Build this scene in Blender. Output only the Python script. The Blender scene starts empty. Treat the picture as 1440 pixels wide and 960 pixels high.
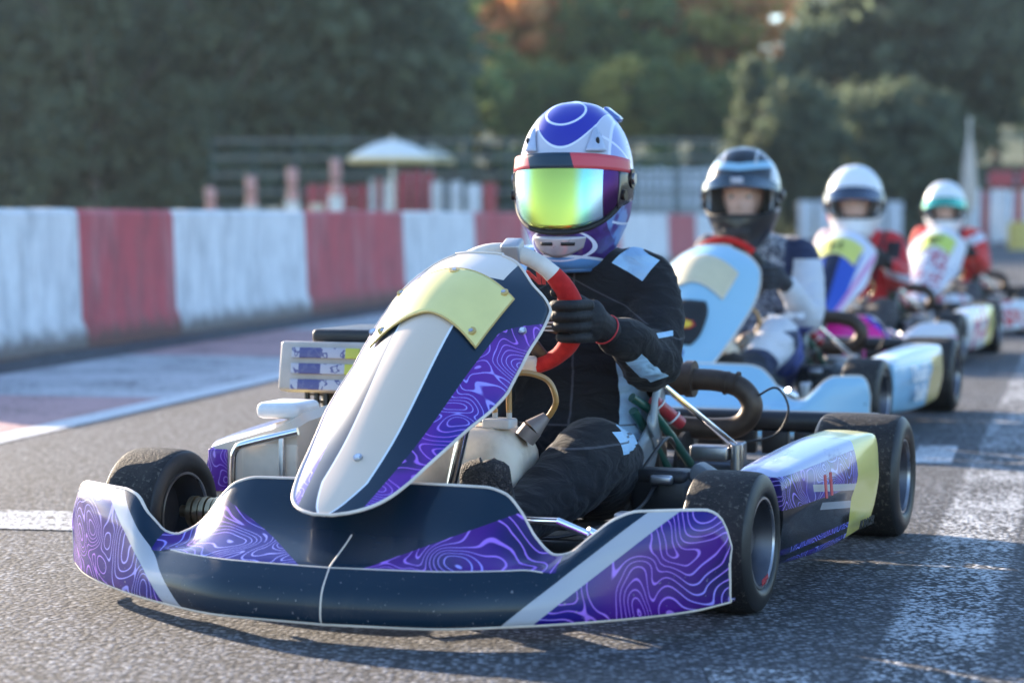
import bpy, bmesh, math, random
import numpy as np
from mathutils import Vector, Matrix, noise as mnoise

R = math.radians
S = bpy.context.scene
COL = S.collection
PI = math.pi

# ------------------------------------------------------------------ camera
F, YH, HC = 3150.0, 305.0, 0.73
cam_d = bpy.data.cameras.new('camera')
cam = bpy.data.objects.new('camera', cam_d); COL.objects.link(cam); S.camera = cam
cam_d.sensor_width = 36.0; cam_d.lens = F / 1440 * 36
PITCH = math.atan((480 - YH) / F)
cam.location = (0, 0, HC); cam.rotation_euler = (PI/2 - PITCH, 0, 0)
cam_d.clip_start = 0.1; cam_d.clip_end = 3000
cam_d.dof.use_dof = True; cam_d.dof.focus_distance = 4.45; cam_d.dof.aperture_fstop = 3.0

# ------------------------------------------------------------------ sky, sun, exposure
SUN_EL = 17.5
TRAVEL = Vector((.64, -.77, 0)).normalized()          # where the light travels on the ground
w = bpy.data.worlds.new('World'); S.world = w; w.use_nodes = True
wn = w.node_tree
sky = wn.nodes.new('ShaderNodeTexSky'); sky.sky_type = 'NISHITA'; sky.sun_disc = False
sky.sun_elevation = R(SUN_EL); sky.sun_rotation = math.atan2(-TRAVEL.x, -TRAVEL.y)
sky.air_density = 1.0; sky.dust_density = 0.6; sky.ozone_density = 3.0
bg = wn.nodes['Background']; wn.links.new(sky.outputs[0], bg.inputs[0]); bg.inputs[1].default_value = 0.15
sl = bpy.data.lights.new('sun', 'SUN'); sl.energy = 4.9; sl.angle = R(0.6); sl.color = (1, .80, .58)
so = bpy.data.objects.new('sun', sl); COL.objects.link(so)
dv = Vector((TRAVEL.x*math.cos(R(SUN_EL)), TRAVEL.y*math.cos(R(SUN_EL)), -math.sin(R(SUN_EL))))
so.rotation_euler = dv.to_track_quat('-Z', 'Y').to_euler(); so.location = (-20, 30, 20)
S.view_settings.view_transform = 'Standard'; S.view_settings.look = 'None'
S.view_settings.exposure = 1.78; S.view_settings.gamma = 1.0
S.view_settings.use_white_balance = True; S.view_settings.white_balance_temperature = 6300; S.view_settings.white_balance_tint = 10
S.cycles.max_bounces = 8; S.cycles.transparent_max_bounces = 12

# ------------------------------------------------------------------ shader expressions
class Tree:
    def __init__(s, mat): s.m = mat; s.t = mat.node_tree; s.n = s.t.nodes; s.l = s.t.links
class E:
    def __init__(s, T, sock): s.T = T; s.s = sock
    def _m(s, op, *a):
        n = s.T.n.new('ShaderNodeMath'); n.operation = op
        for i, v in enumerate(a):
            if isinstance(v, E): s.T.l.new(v.s, n.inputs[i])
            else: n.inputs[i].default_value = float(v)
        return E(s.T, n.outputs[0])
    def __add__(s, o): return s._m('ADD', s, o)
    __radd__ = __add__
    def __sub__(s, o): return s._m('SUBTRACT', s, o)
    def __rsub__(s, o): return s._m('SUBTRACT', o, s)
    def __mul__(s, o): return s._m('MULTIPLY', s, o)
    __rmul__ = __mul__
    def __truediv__(s, o): return s._m('DIVIDE', s, o)
    def abs(s): return s._m('ABSOLUTE', s)
    def gt(s, o): return s._m('GREATER_THAN', s, o)
    def lt(s, o): return s._m('LESS_THAN', s, o)
    def max(s, o): return s._m('MAXIMUM', s, o)
    def min(s, o): return s._m('MINIMUM', s, o)
    def fract(s): return s._m('FRACT', s)
    def pow(s, o): return s._m('POWER', s, o)
    def sqrt(s): return s._m('SQRT', s)
    def sin(s): return s._m('SINE', s)
    def sat(s): return s.max(0.0).min(1.0)
    def ss(s, a, b):          # smooth 0..1 from a to b
        n = s.T.n.new('ShaderNodeMapRange'); n.interpolation_type = 'SMOOTHSTEP'
        s.T.l.new(s.s, n.inputs[0]); n.inputs[1].default_value = a; n.inputs[2].default_value = b
        return E(s.T, n.outputs[0])
def between(e, a, b): return e.gt(a) * e.lt(b)
def col(T, c):
    if isinstance(c, E): return c
    n = T.n.new('ShaderNodeRGB'); n.outputs[0].default_value = (*c, 1) if len(c) == 3 else c
    return E(T, n.outputs[0])
def mix(T, f, a, b):
    n = T.n.new('ShaderNodeMix'); n.data_type = 'RGBA'
    if isinstance(f, E): T.l.new(f.s, n.inputs[0])
    else: n.inputs[0].default_value = f
    for i, c in ((6, a), (7, b)):
        if isinstance(c, E): T.l.new(c.s, n.inputs[i])
        else: n.inputs[i].default_value = (*c, 1)
    return E(T, n.outputs[2])
def coords(T, kind='Object'):
    n = T.n.new('ShaderNodeTexCoord'); x = T.n.new('ShaderNodeSeparateXYZ')
    T.l.new(n.outputs[kind], x.inputs[0])
    return E(T, n.outputs[kind]), E(T, x.outputs[0]), E(T, x.outputs[1]), E(T, x.outputs[2])
def comb(T, x, y, z=0.0):
    n = T.n.new('ShaderNodeCombineXYZ')
    for i, v in enumerate((x, y, z)):
        if isinstance(v, E): T.l.new(v.s, n.inputs[i])
        else: n.inputs[i].default_value = v
    return E(T, n.outputs[0])
def scale(T, v, k):
    n = T.n.new('ShaderNodeVectorMath'); n.operation = 'MULTIPLY'
    T.l.new(v.s, n.inputs[0]); n.inputs[1].default_value = k
    return E(T, n.outputs[0])
def noise(T, v, sc, det=3, rough=.55, dist=0.0, color=False):
    n = T.n.new('ShaderNodeTexNoise')
    if v is not None: T.l.new(v.s, n.inputs['Vector'])
    n.inputs['Scale'].default_value = sc; n.inputs['Detail'].default_value = det
    n.inputs['Roughness'].default_value = rough; n.inputs['Distortion'].default_value = dist
    return E(T, n.outputs[1 if color else 0])
def voro(T, v, sc, feature='F1', out=0):
    n = T.n.new('ShaderNodeTexVoronoi'); n.feature = feature
    T.l.new(v.s, n.inputs['Vector']); n.inputs['Scale'].default_value = sc
    return E(T, n.outputs[out])
def bump(T, h, strength=.3, dist=.002):
    n = T.n.new('ShaderNodeBump'); n.inputs['Strength'].default_value = strength; n.inputs['Distance'].default_value = dist
    T.l.new(h.s, n.inputs['Height']); return E(T, n.outputs[0])
MATS = {}
def newmat(name):
    m = bpy.data.materials.new(name); m.use_nodes = True
    T = Tree(m); b = T.n['Principled BSDF']; return m, T, b
def setp(T, b, key, v):
    if isinstance(v, E): T.l.new(v.s, b.inputs[key])
    elif isinstance(v, (tuple, list)): b.inputs[key].default_value = (*v, 1)
    else: b.inputs[key].default_value = v
def plain(name, c, rough=.5, metal=0.0, coat=0.0, var=.12, grime=0.0, bmp=0.0, bsc=60, **kw):
    if name in MATS: return MATS[name]
    m, T, b = newmat(name)
    P, x, y, z = coords(T)
    n = noise(T, P, 14, 4)
    cc = mix(T, n.ss(.3, .7), tuple(k*(1-var) for k in c), tuple(min(1, k*(1+var)) for k in c))
    if grime:
        g = noise(T, P, 9, 6, .7).ss(.5, .72) * grime
        cc = mix(T, g, cc, (.09, .075, .06))
    setp(T, b, 'Base Color', cc); setp(T, b, 'Metallic', metal)
    setp(T, b, 'Roughness', (noise(T, P, 30, 4) * .25 + (rough - .12)).sat())
    if coat: b.inputs['Coat Weight'].default_value = coat; b.inputs['Coat Roughness'].default_value = .06
    if bmp: setp(T, b, 'Normal', bump(T, noise(T, P, bsc, 5), bmp, .003))
    for k, v in kw.items(): setp(T, b, k.replace('_', ' '), v)
    MATS[name] = m; return m

# ------------------------------------------------------------------ mesh helpers
def pchip(x, xs, ys):
    xs = np.asarray(xs, float); ys = np.asarray(ys, float); x = np.clip(np.asarray(x, float), xs[0], xs[-1])
    h = np.diff(xs); d = np.diff(ys)/h; m = np.zeros_like(xs)
    for i in range(1, len(xs)-1):
        if d[i-1]*d[i] > 0:
            w1 = 2*h[i]+h[i-1]; w2 = h[i]+2*h[i-1]; m[i] = (w1+w2)/(w1/d[i-1]+w2/d[i])
    m[0] = d[0]; m[-1] = d[-1]
    i = np.clip(np.searchsorted(xs, x, side='right')-1, 0, len(h)-1)
    t = (x-xs[i])/h[i]
    return ((1+2*t)*(1-t)**2*ys[i] + t*(1-t)**2*h[i]*m[i] + t*t*(3-2*t)*ys[i+1] + t*t*(t-1)*h[i]*m[i+1])
def catmull(pts, n=8, closed=False):
    P = [Vector(p) for p in pts]
    if len(P) < 3 and not closed: return [tuple(P[0].lerp(P[1], i/n)) for i in range(n+1)]
    out = []; L = len(P); rng = L if closed else L-1
    for i in range(rng):
        p0 = P[(i-1) % L] if (closed or i > 0) else P[0]*2-P[1]
        p1 = P[i]; p2 = P[(i+1) % L]; p3 = P[(i+2) % L] if (closed or i+2 < L) else P[-1]*2-P[-2]
        for k in range(n):
            t = k/n; t2 = t*t; t3 = t2*t
            out.append(tuple(.5*((2*p1)+(p2-p0)*t+(2*p0-5*p1+4*p2-p3)*t2+(3*p1-p0-3*p2+p3)*t3)))
    if not closed: out.append(tuple(P[-1]))
    return out
class MB:
    def __init__(s): s.v = []; s.f = []; s.mi = []; s.uv = {}
    def add(s, vs, fs, mi=0):
        o = len(s.v); s.v += [tuple(v) for v in vs]; s.f += [tuple(i+o for i in f) for f in fs]
        s.mi += [mi]*len(fs) if not isinstance(mi, list) else mi
        return o
    def grid(s, G, closed_u=False, closed_v=False, mi=0, flip=False):
        G = np.asarray(G, float); a, b = G.shape[:2]; fs = []
        for i in range(a if closed_u else a-1):
            for j in range(b if closed_v else b-1):
                q = (i*b+j, ((i+1) % a)*b+j, ((i+1) % a)*b+(j+1) % b, i*b+(j+1) % b)
                fs.append(q[::-1] if flip else q)
        s.add(G.reshape(-1, 3), fs, mi)
    def box(s, c, sz, rot=None, bev=.0, mi=0):
        bm = bmesh.new(); bmesh.ops.create_cube(bm, size=1)
        for v in bm.verts: v.co = Vector((v.co.x*sz[0], v.co.y*sz[1], v.co.z*sz[2]))
        if bev > 0: bmesh.ops.bevel(bm, geom=list(bm.edges), offset=min(bev, min(sz)*.45), segments=3, profile=.5, affect='EDGES')
        M = Matrix.Translation(c) @ (rot.to_4x4() if rot is not None else Matrix())
        bm.transform(M); bm.verts.index_update()
        s.add([v.co[:] for v in bm.verts], [[v.index for v in f.verts] for f in bm.faces], mi); bm.free(); return s
    def tube(s, pts, r, n=10, mi=0, caps=True, closed=False, flat=None):
        P = [Vector(p) for p in pts]; L = len(P)
        rr = r if hasattr(r, '__len__') else [r]*L
        rings = []; up = None
        for i, p in enumerate(P):
            if closed: d = P[(i+1) % L]-P[i-1]
            else: d = (P[min(i+1, L-1)]-P[max(i-1, 0)])
            d.normalize()
            if up is None:
                a = Vector((0, 0, 1)) if abs(d.z) < .9 else Vector((1, 0, 0)); up = (a-d*a.dot(d)).normalized()
            else: up = (up-d*up.dot(d)).normalized()
            sd = d.cross(up); fl = flat or 1
            rings.append([p+(up*math.cos(2*PI*k/n)*fl+sd*math.sin(2*PI*k/n))*rr[i] for k in range(n)])
        o = len(s.v)
        s.grid([[v[:] for v in q] for q in rings], closed_u=closed, closed_v=True, mi=mi, flip=True)
        if caps and not closed:
            s.f.append(tuple(o+k for k in range(n))); s.mi.append(mi)
            s.f.append(tuple(o+(L-1)*n+k for k in reversed(range(n)))); s.mi.append(mi)
        return s
    def lathe(s, prof, c, axis='x', n=48, mi=0, closed=True):
        G = []
        for k in range(n):
            a = 2*PI*k/n; row = []
            for (t, r) in prof:
                if axis == 'x': row.append((c[0]+t, c[1]+r*math.cos(a), c[2]+r*math.sin(a)))
                elif axis == 'y': row.append((c[0]+r*math.cos(a), c[1]+t, c[2]+r*math.sin(a)))
                else: row.append((c[0]+r*math.cos(a), c[1]+r*math.sin(a), c[2]+t))
            G.append(row)
        s.grid(G, closed_u=True, closed_v=closed, mi=mi); return s
    def ell(s, c, r, rot=None, n=16, mi=0):
        G = []
        for i in range(n+1):
            t = PI*i/n; row = []
            for k in range(2*n):
                a = 2*PI*k/(2*n); v = Vector((r[0]*math.sin(t)*math.cos(a), r[1]*math.sin(t)*math.sin(a), r[2]*math.cos(t)))
                if rot is not None: v = rot @ v
                row.append((v+Vector(c))[:])
            G.append(row)
        s.grid(G, closed_v=True, mi=mi); return s
    def obj(s, name, mats, parent=None, smooth=True, angle=None, uv=None):
        me = bpy.data.meshes.new(name); me.from_pydata(s.v, [], s.f)
        ms = mats if isinstance(mats, (list, tuple)) else [mats]
        for m in ms: me.materials.append(m)
        me.polygons.foreach_set('material_index', s.mi)
        if uv is not None:
            ul = me.uv_layers.new(name='UVMap'); li = np.zeros(len(me.loops), int); me.loops.foreach_get('vertex_index', li)
            ul.data.foreach_set('uv', np.asarray(uv, float)[li].ravel())
        bm = bmesh.new(); bm.from_mesh(me)
        bmesh.ops.remove_doubles(bm, verts=bm.verts, dist=1e-5)
        bmesh.ops.recalc_face_normals(bm, faces=bm.faces)
        for f in bm.faces: f.smooth = smooth
        bm.to_mesh(me); bm.free()
        if smooth: me.set_sharp_from_angle(angle=R(angle or 40))
        o = bpy.data.objects.new(name, me); COL.objects.link(o)
        if parent: o.parent = parent
        return o
def tag(o, label=None, cat=None, group=None, kind=None):
    if label: o['label'] = label
    if cat: o['category'] = cat
    if group: o['group'] = group
    if kind: o['kind'] = kind
    return o
def empty(name, loc=(0, 0, 0), rz=0, **k):
    o = bpy.data.objects.new(name, None); COL.objects.link(o); o.empty_display_size = .2
    o.location = loc; o.rotation_euler = (0, 0, rz); return tag(o, **k)
def solid(o, t, off=-1):
    m = o.modifiers.new('solid', 'SOLIDIFY'); m.thickness = t; m.offset = off; return o
def bake(o):
    dg = bpy.context.evaluated_depsgraph_get(); dg.update()
    me = bpy.data.meshes.new_from_object(o.evaluated_get(dg)); me.name = o.name
    o.modifiers.clear(); o.data = me; return o
def text_part(name, s, size, M, mat, parent, ext=.0008, bold=.0):
    c = bpy.data.curves.new(name, 'FONT'); c.body = s; c.size = size; c.extrude = ext; c.offset = bold
    c.align_x = 'CENTER'; c.align_y = 'CENTER'
    t = bpy.data.objects.new(name, c); COL.objects.link(t)
    dg = bpy.context.evaluated_depsgraph_get(); dg.update()
    me = bpy.data.meshes.new_from_object(t.evaluated_get(dg)); COL.objects.unlink(t); bpy.data.objects.remove(t)
    me.transform(M); me.materials.clear(); me.materials.append(mat)
    for p in me.polygons: p.material_index = 0
    o = bpy.data.objects.new(name, me); COL.objects.link(o); o.parent = parent; return o
def frame(o, x, n):   # matrix with text x axis = x, normal = n
    x = Vector(x).normalized(); n = Vector(n).normalized(); y = n.cross(x).normalized(); x = y.cross(n)
    M = Matrix((x, y, n)).transposed().to_4x4(); M.translation = Vector(o); return M

# ------------------------------------------------------------------ common materials
def contour(T, P, base_a, base_b, line_a, line_b, sc=5.5, k=7.5, width=.34):
    wv = T.n.new('ShaderNodeVectorMath'); wv.operation = 'MULTIPLY_ADD'
    nz = noise(T, P, sc*.75, 1.5, .5, color=True)
    T.l.new(nz.s, wv.inputs[0]); wv.inputs[1].default_value = (.30, .30, .30); T.l.new(P.s, wv.inputs[2])
    vn = T.n.new('ShaderNodeTexVoronoi'); vn.feature = 'SMOOTH_F1'; vn.inputs['Smoothness'].default_value = .35
    vn.inputs['Scale'].default_value = sc*1.35; T.l.new(wv.outputs[0], vn.inputs['Vector'])
    f = ((E(T, vn.outputs[0])*(k*1.45)).fract() - .5).abs()
    ln = 1.0 - f.ss(width*.12, width*.34)
    n2 = noise(T, P, sc*.8, 1, .5)
    base = mix(T, n2.ss(.42, .6), base_a, base_b)
    base = mix(T, ((noise(T, P, sc*.7, 1)).ss(.56, .68))*.8, base, (.008, .014, .06))
    line = mix(T, noise(T, P, sc*.6, 1).ss(.45, .58), line_a, line_b)
    return mix(T, ln, base, line)
NAVY = (.004, .018, .036)
def gloss(b, coat=.8, rough=.32):
    coat *= .45; b.inputs['Specular IOR Level'].default_value = .35
    b.inputs['Roughness'].default_value = rough; b.inputs['Coat Weight'].default_value = coat; b.inputs['Coat Roughness'].default_value = .08
def scuff(T, P, c, amt=.5):
    s = noise(T, scale(T, P, (1, 1, 7)), 22, 6, .75).ss(.62, .78)
    return mix(T, s*amt, c, (.22, .2, .19))

rubber = None
def make_rubber():
    m, T, b = newmat('rubber'); P, x, y, z = coords(T)
    n = noise(T, P, 120, 5, .75); g = noise(T, P, 7, 5, .7)
    c = mix(T, (n.ss(.54, .68)*.8).sat(), (.011, .011, .012), (.15, .13, .11))
    c = mix(T, g.ss(.45, .75)*.45, c, (.075, .066, .06))
    setp(T, b, 'Base Color', c); b.inputs['Roughness'].default_value = .7; b.inputs['Specular IOR Level'].default_value = .3
    setp(T, b, 'Normal', bump(T, n + noise(T, P, 60, 5, .7)*.8, .9, .003)); return m
rubber = make_rubber()
def make_sidewall():
    m, T, b = newmat('sidewall_rubber'); P, x, y, z = coords(T)
    g = noise(T, P, 10, 5, .7)
    setp(T, b, 'Base Color', mix(T, g.ss(.45, .75)*.5, (.009, .009, .010), (.035, .032, .03)))
    b.inputs['Roughness'].default_value = .45
    setp(T, b, 'Normal', bump(T, noise(T, P, 90, 4), .35, .001)); return m
sidewall = make_sidewall()
chrome = plain('chrome', (.82, .82, .84), .14, 1.0, var=.05)
steel = plain('brushed_steel', (.5, .5, .52), .36, 1.0, grime=.3)
rimmetal = plain('rim_metal', (.10, .10, .115), .42, .9, grime=.35)
riml = plain('rim_lip_metal', (.55, .55, .58), .3, 1.0)
brass = plain('brass', (.55, .42, .25), .35, 1.0, grime=.4)
blackp = plain('black_plastic', (.014, .014, .016), .42, bmp=.2)
blackm = plain('black_matte', (.010, .010, .011), .7)
cream = plain('cream_plastic', (.62, .52, .42), .4, grime=.35, bmp=.1)
trimc = plain('bare_edge_plastic', (.72, .60, .50), .4, grime=.15)
greenp = plain('green_powder_coat', (.012, .075, .055), .35, coat=.4)
redp = plain('red_paint', (.32, .02, .03), .38, coat=.3, grime=.2)
whitep = plain('white_plastic', (.75, .75, .76), .4, coat=.2, grime=.12)
exhm = plain('exhaust_steel', (.085, .062, .05), .5, .7, var=.3, grime=.5, bmp=.25, bsc=35)
seatm = plain('seat_fibreglass', (.2, .23, .25), .35, coat=.5, grime=.35)
hosem = plain('ochre_hose', (.42, .22, .06), .3, coat=.4)
skinm = plain('skin', (.66, .38, .28), .5, var=.08)

def make_tank():
    m, T, b = newmat('tank_plastic'); P, x, y, z = coords(T)
    g = noise(T, P, 12, 5, .65)
    c = mix(T, g.ss(.42, .72)*.5, (.66, .55, .42), (.36, .27, .19))
    setp(T, b, 'Base Color', c); b.inputs['Roughness'].default_value = .42
    b.inputs['Subsurface Weight'].default_value = .25; b.inputs['Subsurface Radius'].default_value = (.02, .012, .006)
    return m
tankm = make_tank()
def red_grip():
    m, T, b = newmat('red_suede'); P, x, y, z = coords(T)
    setp(T, b, 'Base Color', mix(T, noise(T, P, 40, 5).ss(.35, .7), (.42, .010, .010), (.56, .022, .018)))
    b.inputs['Roughness'].default_value = .75
    b.inputs['Sheen Weight'].default_value = .08; b.inputs['Specular IOR Level'].default_value = .2
    setp(T, b, 'Normal', bump(T, noise(T, P, 300, 3), .4, .001)); return m
redg = red_grip()

# ------------------------------------------------------------------ liveries
def nose_mats(kind):
    out = []
    for part in ('lower', 'upper'):
        m, T, b = newmat(f'nose_{kind}_{part}'); P, x, y, z = coords(T); ax = x.abs()
        if kind == 'purple':
            pat = contour(T, P, (.016, .008, .17), (.07, .009, .20), (.34, .32, .85), (.42, .18, .74), 5.8, 8.5)
            if part == 'lower':
                xs = (z - .035)*1.14 + .325
                pm = ax.gt(xs + .024); st = between(ax, xs - .024, 9)*(1.0 - pm)
                c = mix(T, pm, NAVY, pat); c = mix(T, st, c, (.42, .42, .46))
            else:
                pm = (z - .122).lt((ax - .05)*.38)*ax.gt(.04)
                c = mix(T, pm, NAVY, pat)
            c = scuff(T, P, c, .25)
            ch = noise(T, P, 150, 2, .5).ss(.70, .74)*(1.0 - z.ss(.05, .16))
            c = mix(T, ch*.8, c, (.35, .33, .33)); c = mix(T, noise(T, P, 6, 6, .75).ss(.55, .8)*(1.0 - z.ss(.03, .10))*.35, c, (.13, .11, .10))
        elif kind == 'blue':
            n = noise(T, P, 10, 5, .7)
            c = mix(T, n.ss(.5, .8)*.3, (.28, .48, .62), (.42, .55, .62))
            c = mix(T, between(x*.6 + z, .42, .424), c, (.02, .03, .05)) if part == 'upper' else c
            c = scuff(T, P, c, .2)
        elif kind == 'pink':
            a = between(ax*1.0 + z*1.2, .16, .50)
            c = mix(T, a, (.62, .62, .68), (.68, .02, .24))
            c = mix(T, between(ax + z*1.2, .50, .53), c, (.05, .05, .45))
            if part == 'lower': c = mix(T, between(z - ax*.12, .03, .07), c, (.5, .02, .2))
            c = mix(T, ax.gt(.56)*between(z, .07, .15), c, (.5, .02, .25))
        else:
            n = noise(T, P, 6, 2)
            c = mix(T, between(n, .5, .56), (.62, .64, .68), (.45, .05, .08))
        setp(T, b, 'Base Color', c); gloss(b, .5, .27); b.inputs['Specular IOR Level'].default_value = .25
        setp(T, b, 'Normal', bump(T, noise(T, P, 9, 3), .05, .01))
        out.append(m)
    return out
def nassau_mat(kind):
    m, T, b = newmat(f'front_panel_{kind}')
    n = T.n.new('ShaderNodeUVMap'); sp = T.n.new('ShaderNodeSeparateXYZ'); T.l.new(n.outputs[0], sp.inputs[0])
    u = E(T, sp.outputs[0]); v = E(T, sp.outputs[1]); P, x, y, z = coords(T); au = u.abs()
    wst = (v/.09).min(1.0).max(0.0).sqrt()*(v*.03 + .038)
    if kind == 'purple':
        pat = contour(T, P, (.03, .014, .24), (.11, .014, .27), (.36, .30, .85), (.42, .14, .70), 6.5, 8)
        edge = (v - .02)*.14 + .062
        edge = edge.max((v - .3)*.9*0.0 + edge)
        nav = au.lt(edge + (v.ss(.5, .62))*.07)
        c = mix(T, nav, pat, NAVY)
        c = mix(T, u.lt(-.082 - v*.03)*v.gt(.03), c, mix(T, .45, pat, (.45, .45, .62)))  # pale left zone: white reflection painted over the pattern
        stripe = au.lt(wst)*v.lt(.56)
        c = mix(T, (au - wst).abs().lt(.004)*v.lt(.56), c, (.75, .76, .8))
        c = mix(T, stripe, c, (.66, .52, .40))  # white centre strip, warm reflected light put into its colour
        c = mix(T, v.gt(.66)*au.lt(.092), c, (.74, .62, .52))
    elif kind == 'blue':
        c = mix(T, noise(T, P, 9, 4).ss(.5, .8)*.3, (.30, .50, .62), (.45, .58, .64))
        c = mix(T, v.lt(.12)*au.lt(.05), c, (.02, .03, .2))
    elif kind == 'pink':
        c = mix(T, au.lt(wst*2.4)*v.lt(.56), (.62, .62, .7), (.03, .08, .42))
        c = mix(T, au.lt(wst*.7)*v.lt(.56), c, (.004, .006, .03))
        c = mix(T, between(u - v*.2, .055, .075), c, (.60, .22, .42))
        c = mix(T, u.lt(-.13), c, (.5, .2, .25))
    else:
        nn = noise(T, P, 14, 1)
        c = mix(T, between(nn, .52, .60)*v.lt(.5)*au.lt(.1), (.66, .66, .68), (.42, .03, .06))
        c = mix(T, between(nn, .38, .42)*v.lt(.45), c, (.15, .18, .3))
    c = scuff(T, P, c, .2)
    setp(T, b, 'Base Color', c); gloss(b, .85, .3); return m
def pod_mat(kind):
    m, T, b = newmat(f'pod_{kind}'); P, x, y, z = coords(T); ax = x.abs()
    if kind == 'purple':
        pat = contour(T, P, (.02, .02, .26), (.08, .014, .26), (.34, .34, .85), (.42, .2, .70), 7, 9)
        top = z.gt(.235 + 0*z) if False else (z - y*.02).gt(.238)
        c = mix(T, between(z + y*.0, .075, .178 + 0.0), pat, (.004, .005, .008))
        c = mix(T, between(z + y*.10, .185, .20)*y.gt(.32), c, (.35, .34, .36))
        c = mix(T, between(z + y*.10, .222, .236)*y.gt(.26), c, (.45, .43, .43))
        c = mix(T, between(z, .088, .10), c, pat)
        c = mix(T, top, c, mix(T, noise(T, scale(T, P, (1, .25, 1)), 16, 4).ss(.5, .62), (.30, .33, .50), (.05, .04, .22)))
        c = mix(T, (y - (z-.15).abs()*.25).gt(.545), c, (.62, .53, .12))
        c = mix(T, x.lt(0.0)*(ax - y*.25).lt(.42), c, (.62, .52, .42)); c = mix(T, x.lt(0.0)*y.lt(.245)*ax.lt(.6), c, (.62, .52, .42))
    elif kind == 'blue':
        c = mix(T, y.gt(.56), (.28, .5, .68), (.55, .42, .16))
        c = mix(T, z.gt(.235), c, (.65, .7, .74))
    elif kind == 'pink':
        c = mix(T, between(noise(T, P, 5, 1), .5, .6), (.7, .68, .68), (.5, .05, .2))
        c = mix(T, y.gt(.56), c, (.62, .55, .12))
    else:
        c = mix(T, between(noise(T, P, 5, 1), .5, .6), (.65, .65, .68), (.1, .1, .12))
    c = scuff(T, P, c, .2)
    setp(T, b, 'Base Color', c); gloss(b, .8, .25); return m

# ------------------------------------------------------------------ kart geometry (x: to the kart's left, y: rearwards, z: up)
XB = [0, .187, .345, .5, .6, .652]
def nx(x): return x*1.055 if x < 0 else x*.97
def nose_profile(x, kind):
    a = abs(x)
    if kind == 'blue': a = float(np.interp(a, [0, .47, .53, .652], [0, .40, .475, .652]))
    by = float(pchip(a, XB, [-.545, -.525, -.455, -.350, -.265, -.205])); bz = float(pchip(a, XB, [.034, .034, .036, .04, .046, .055]))
    a0 = a
    if kind == 'purple' and x < 0: a = float(np.interp(a, [0, .35, .395, .45, .55, .652], [0, .35, .42, .485, .555, .652]))
    ty = float(pchip(a0, [0, .25, .33, .37, .41, .44, .48, .52, .58, .62, .652], [-.32, -.32, -.335, -.36, -.37, -.350, -.325, -.302, -.258, -.228, -.205]))
    tz = float(pchip(a, [0, .22, .26, .29, .32, .345, .37, .40, .44, .475, .51, .61, .632, .645, .652],
                     [.252, .250, .240, .212, .170, .150, .142, .148, .180, .207, .218, .216, .205, .178, .150]))
    g = min(1, max(0, (a-.31)/.10)); g = g*g*(3-2*g)
    m1 = (by-.010, .078)
    m2c = (by+.030, .124); f = .62
    m2w = (m1[0]+(ty-m1[0])*f*.62-.004, m1[1]+(tz-m1[1])*f)
    m2 = (m2c[0]*(1-g)+m2w[0]*g, m2c[1]*(1-g)+m2w[1]*g)
    m2 = (m2[0], min(m2[1], tz-.004))
    return (by, bz), m1, m2, (ty, tz), g
def build_nose(K, kind):
    xs = np.linspace(-.652, .652, 175); rows_l = []; rows_u = []; B = []; T_ = []; M_ = []
    for x in xs:
        b, m1, m2, t, g = nose_profile(x, kind)
        x0 = x; x = nx(x)
        lo = catmull([(x, b[0]+.035, b[1]-.002), (x, b[0], b[1]), (x, (b[0]*.6+m1[0]*.4)-.003, b[1]+(m1[1]-b[1])*.45), (x, (b[0]*.3+m1[0]*.5+m2[0]*.2), m1[1]+(m2[1]-m1[1])*.25), (x, m2[0], m2[1])], 6)
        rows_l.append(lo)
        ym = (m2[0]+t[0])/2; zm = (m2[1]+t[1])/2
        mid = (x, ym+.012*(1-g)-.006*g, zm-.012*(1-g)+.002*g)
        rows_u.append(catmull([(x, m2[0], m2[1]), mid, (x, t[0], t[1])], 7) + [(x, t[0]+.008, t[1]-.006)])
        B.append((x, b[0]-.001, b[1]-.001)); T_.append((x, t[0], t[1]+.001)); M_.append((x, m2[0]-.001, m2[1]+.001))
    mats = nose_mats(kind)
    mb = MB(); mb.grid(rows_l, mi=0, flip=True)
    n0 = len(mb.f); mb.grid(rows_u, mi=1, flip=True)
    w = len(rows_u[0])-1
    for i in range(len(xs)-1):
        if abs(xs[i]) > .385:
            for j in range(w): mb.mi[n0+i*w+j] = 0
    o = mb.obj('front_bumper_fairing', mats, K, angle=50); solid(o, .005, 0)
    e = MB(); e.tube(T_, .0034, 8); e.tube(B, .0036, 8)
    for s_ in (0, -1): e.tube([B[s_]] + [rows_l[s_][k] for k in (9, 13, 18, 24)] + [T_[s_]], .0034, 8)
    e.obj('edge_trim', trimc, o)
    s = MB(); cr = [p for p in M_ if abs(p[0]) < .36]; s.tube(cr, .0017, 6)
    c = len(xs)//2
    cl = [(p[0]+.0, p[1]-.002, p[2]) for p in rows_l[c][6:]] + [(p[0], p[1]-.002, p[2]+.002) for p in rows_u[c][:7]]
    s.tube(cl, .0017, 6); s.obj('seam_bead', trimc, o)
    if kind == 'blue':
        text_part('wing_lettering', 'KARTING', .034, frame((.565, -.262, .10), (.8, .6, .5), (.35, -.9, .15)), blackm, o)
    return o
NP = np.array([(-.495, .214), (-.338, .319), (-.104, .535), (.023, .62), (.13, .66)])
NS = np.r_[0, np.cumsum(np.hypot(*np.diff(NP, axis=0).T))]
NPB = np.array([(-.36, .235), (-.27, .33), (-.12, .50), (-.02, .59), (.09, .635)])
NKIND = ['purple']
def nas(v, u, off=0.0):
    NP_ = NPB if NKIND[0] == 'blue' else NP
    return nas_(v, u, off, NP_)
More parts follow.
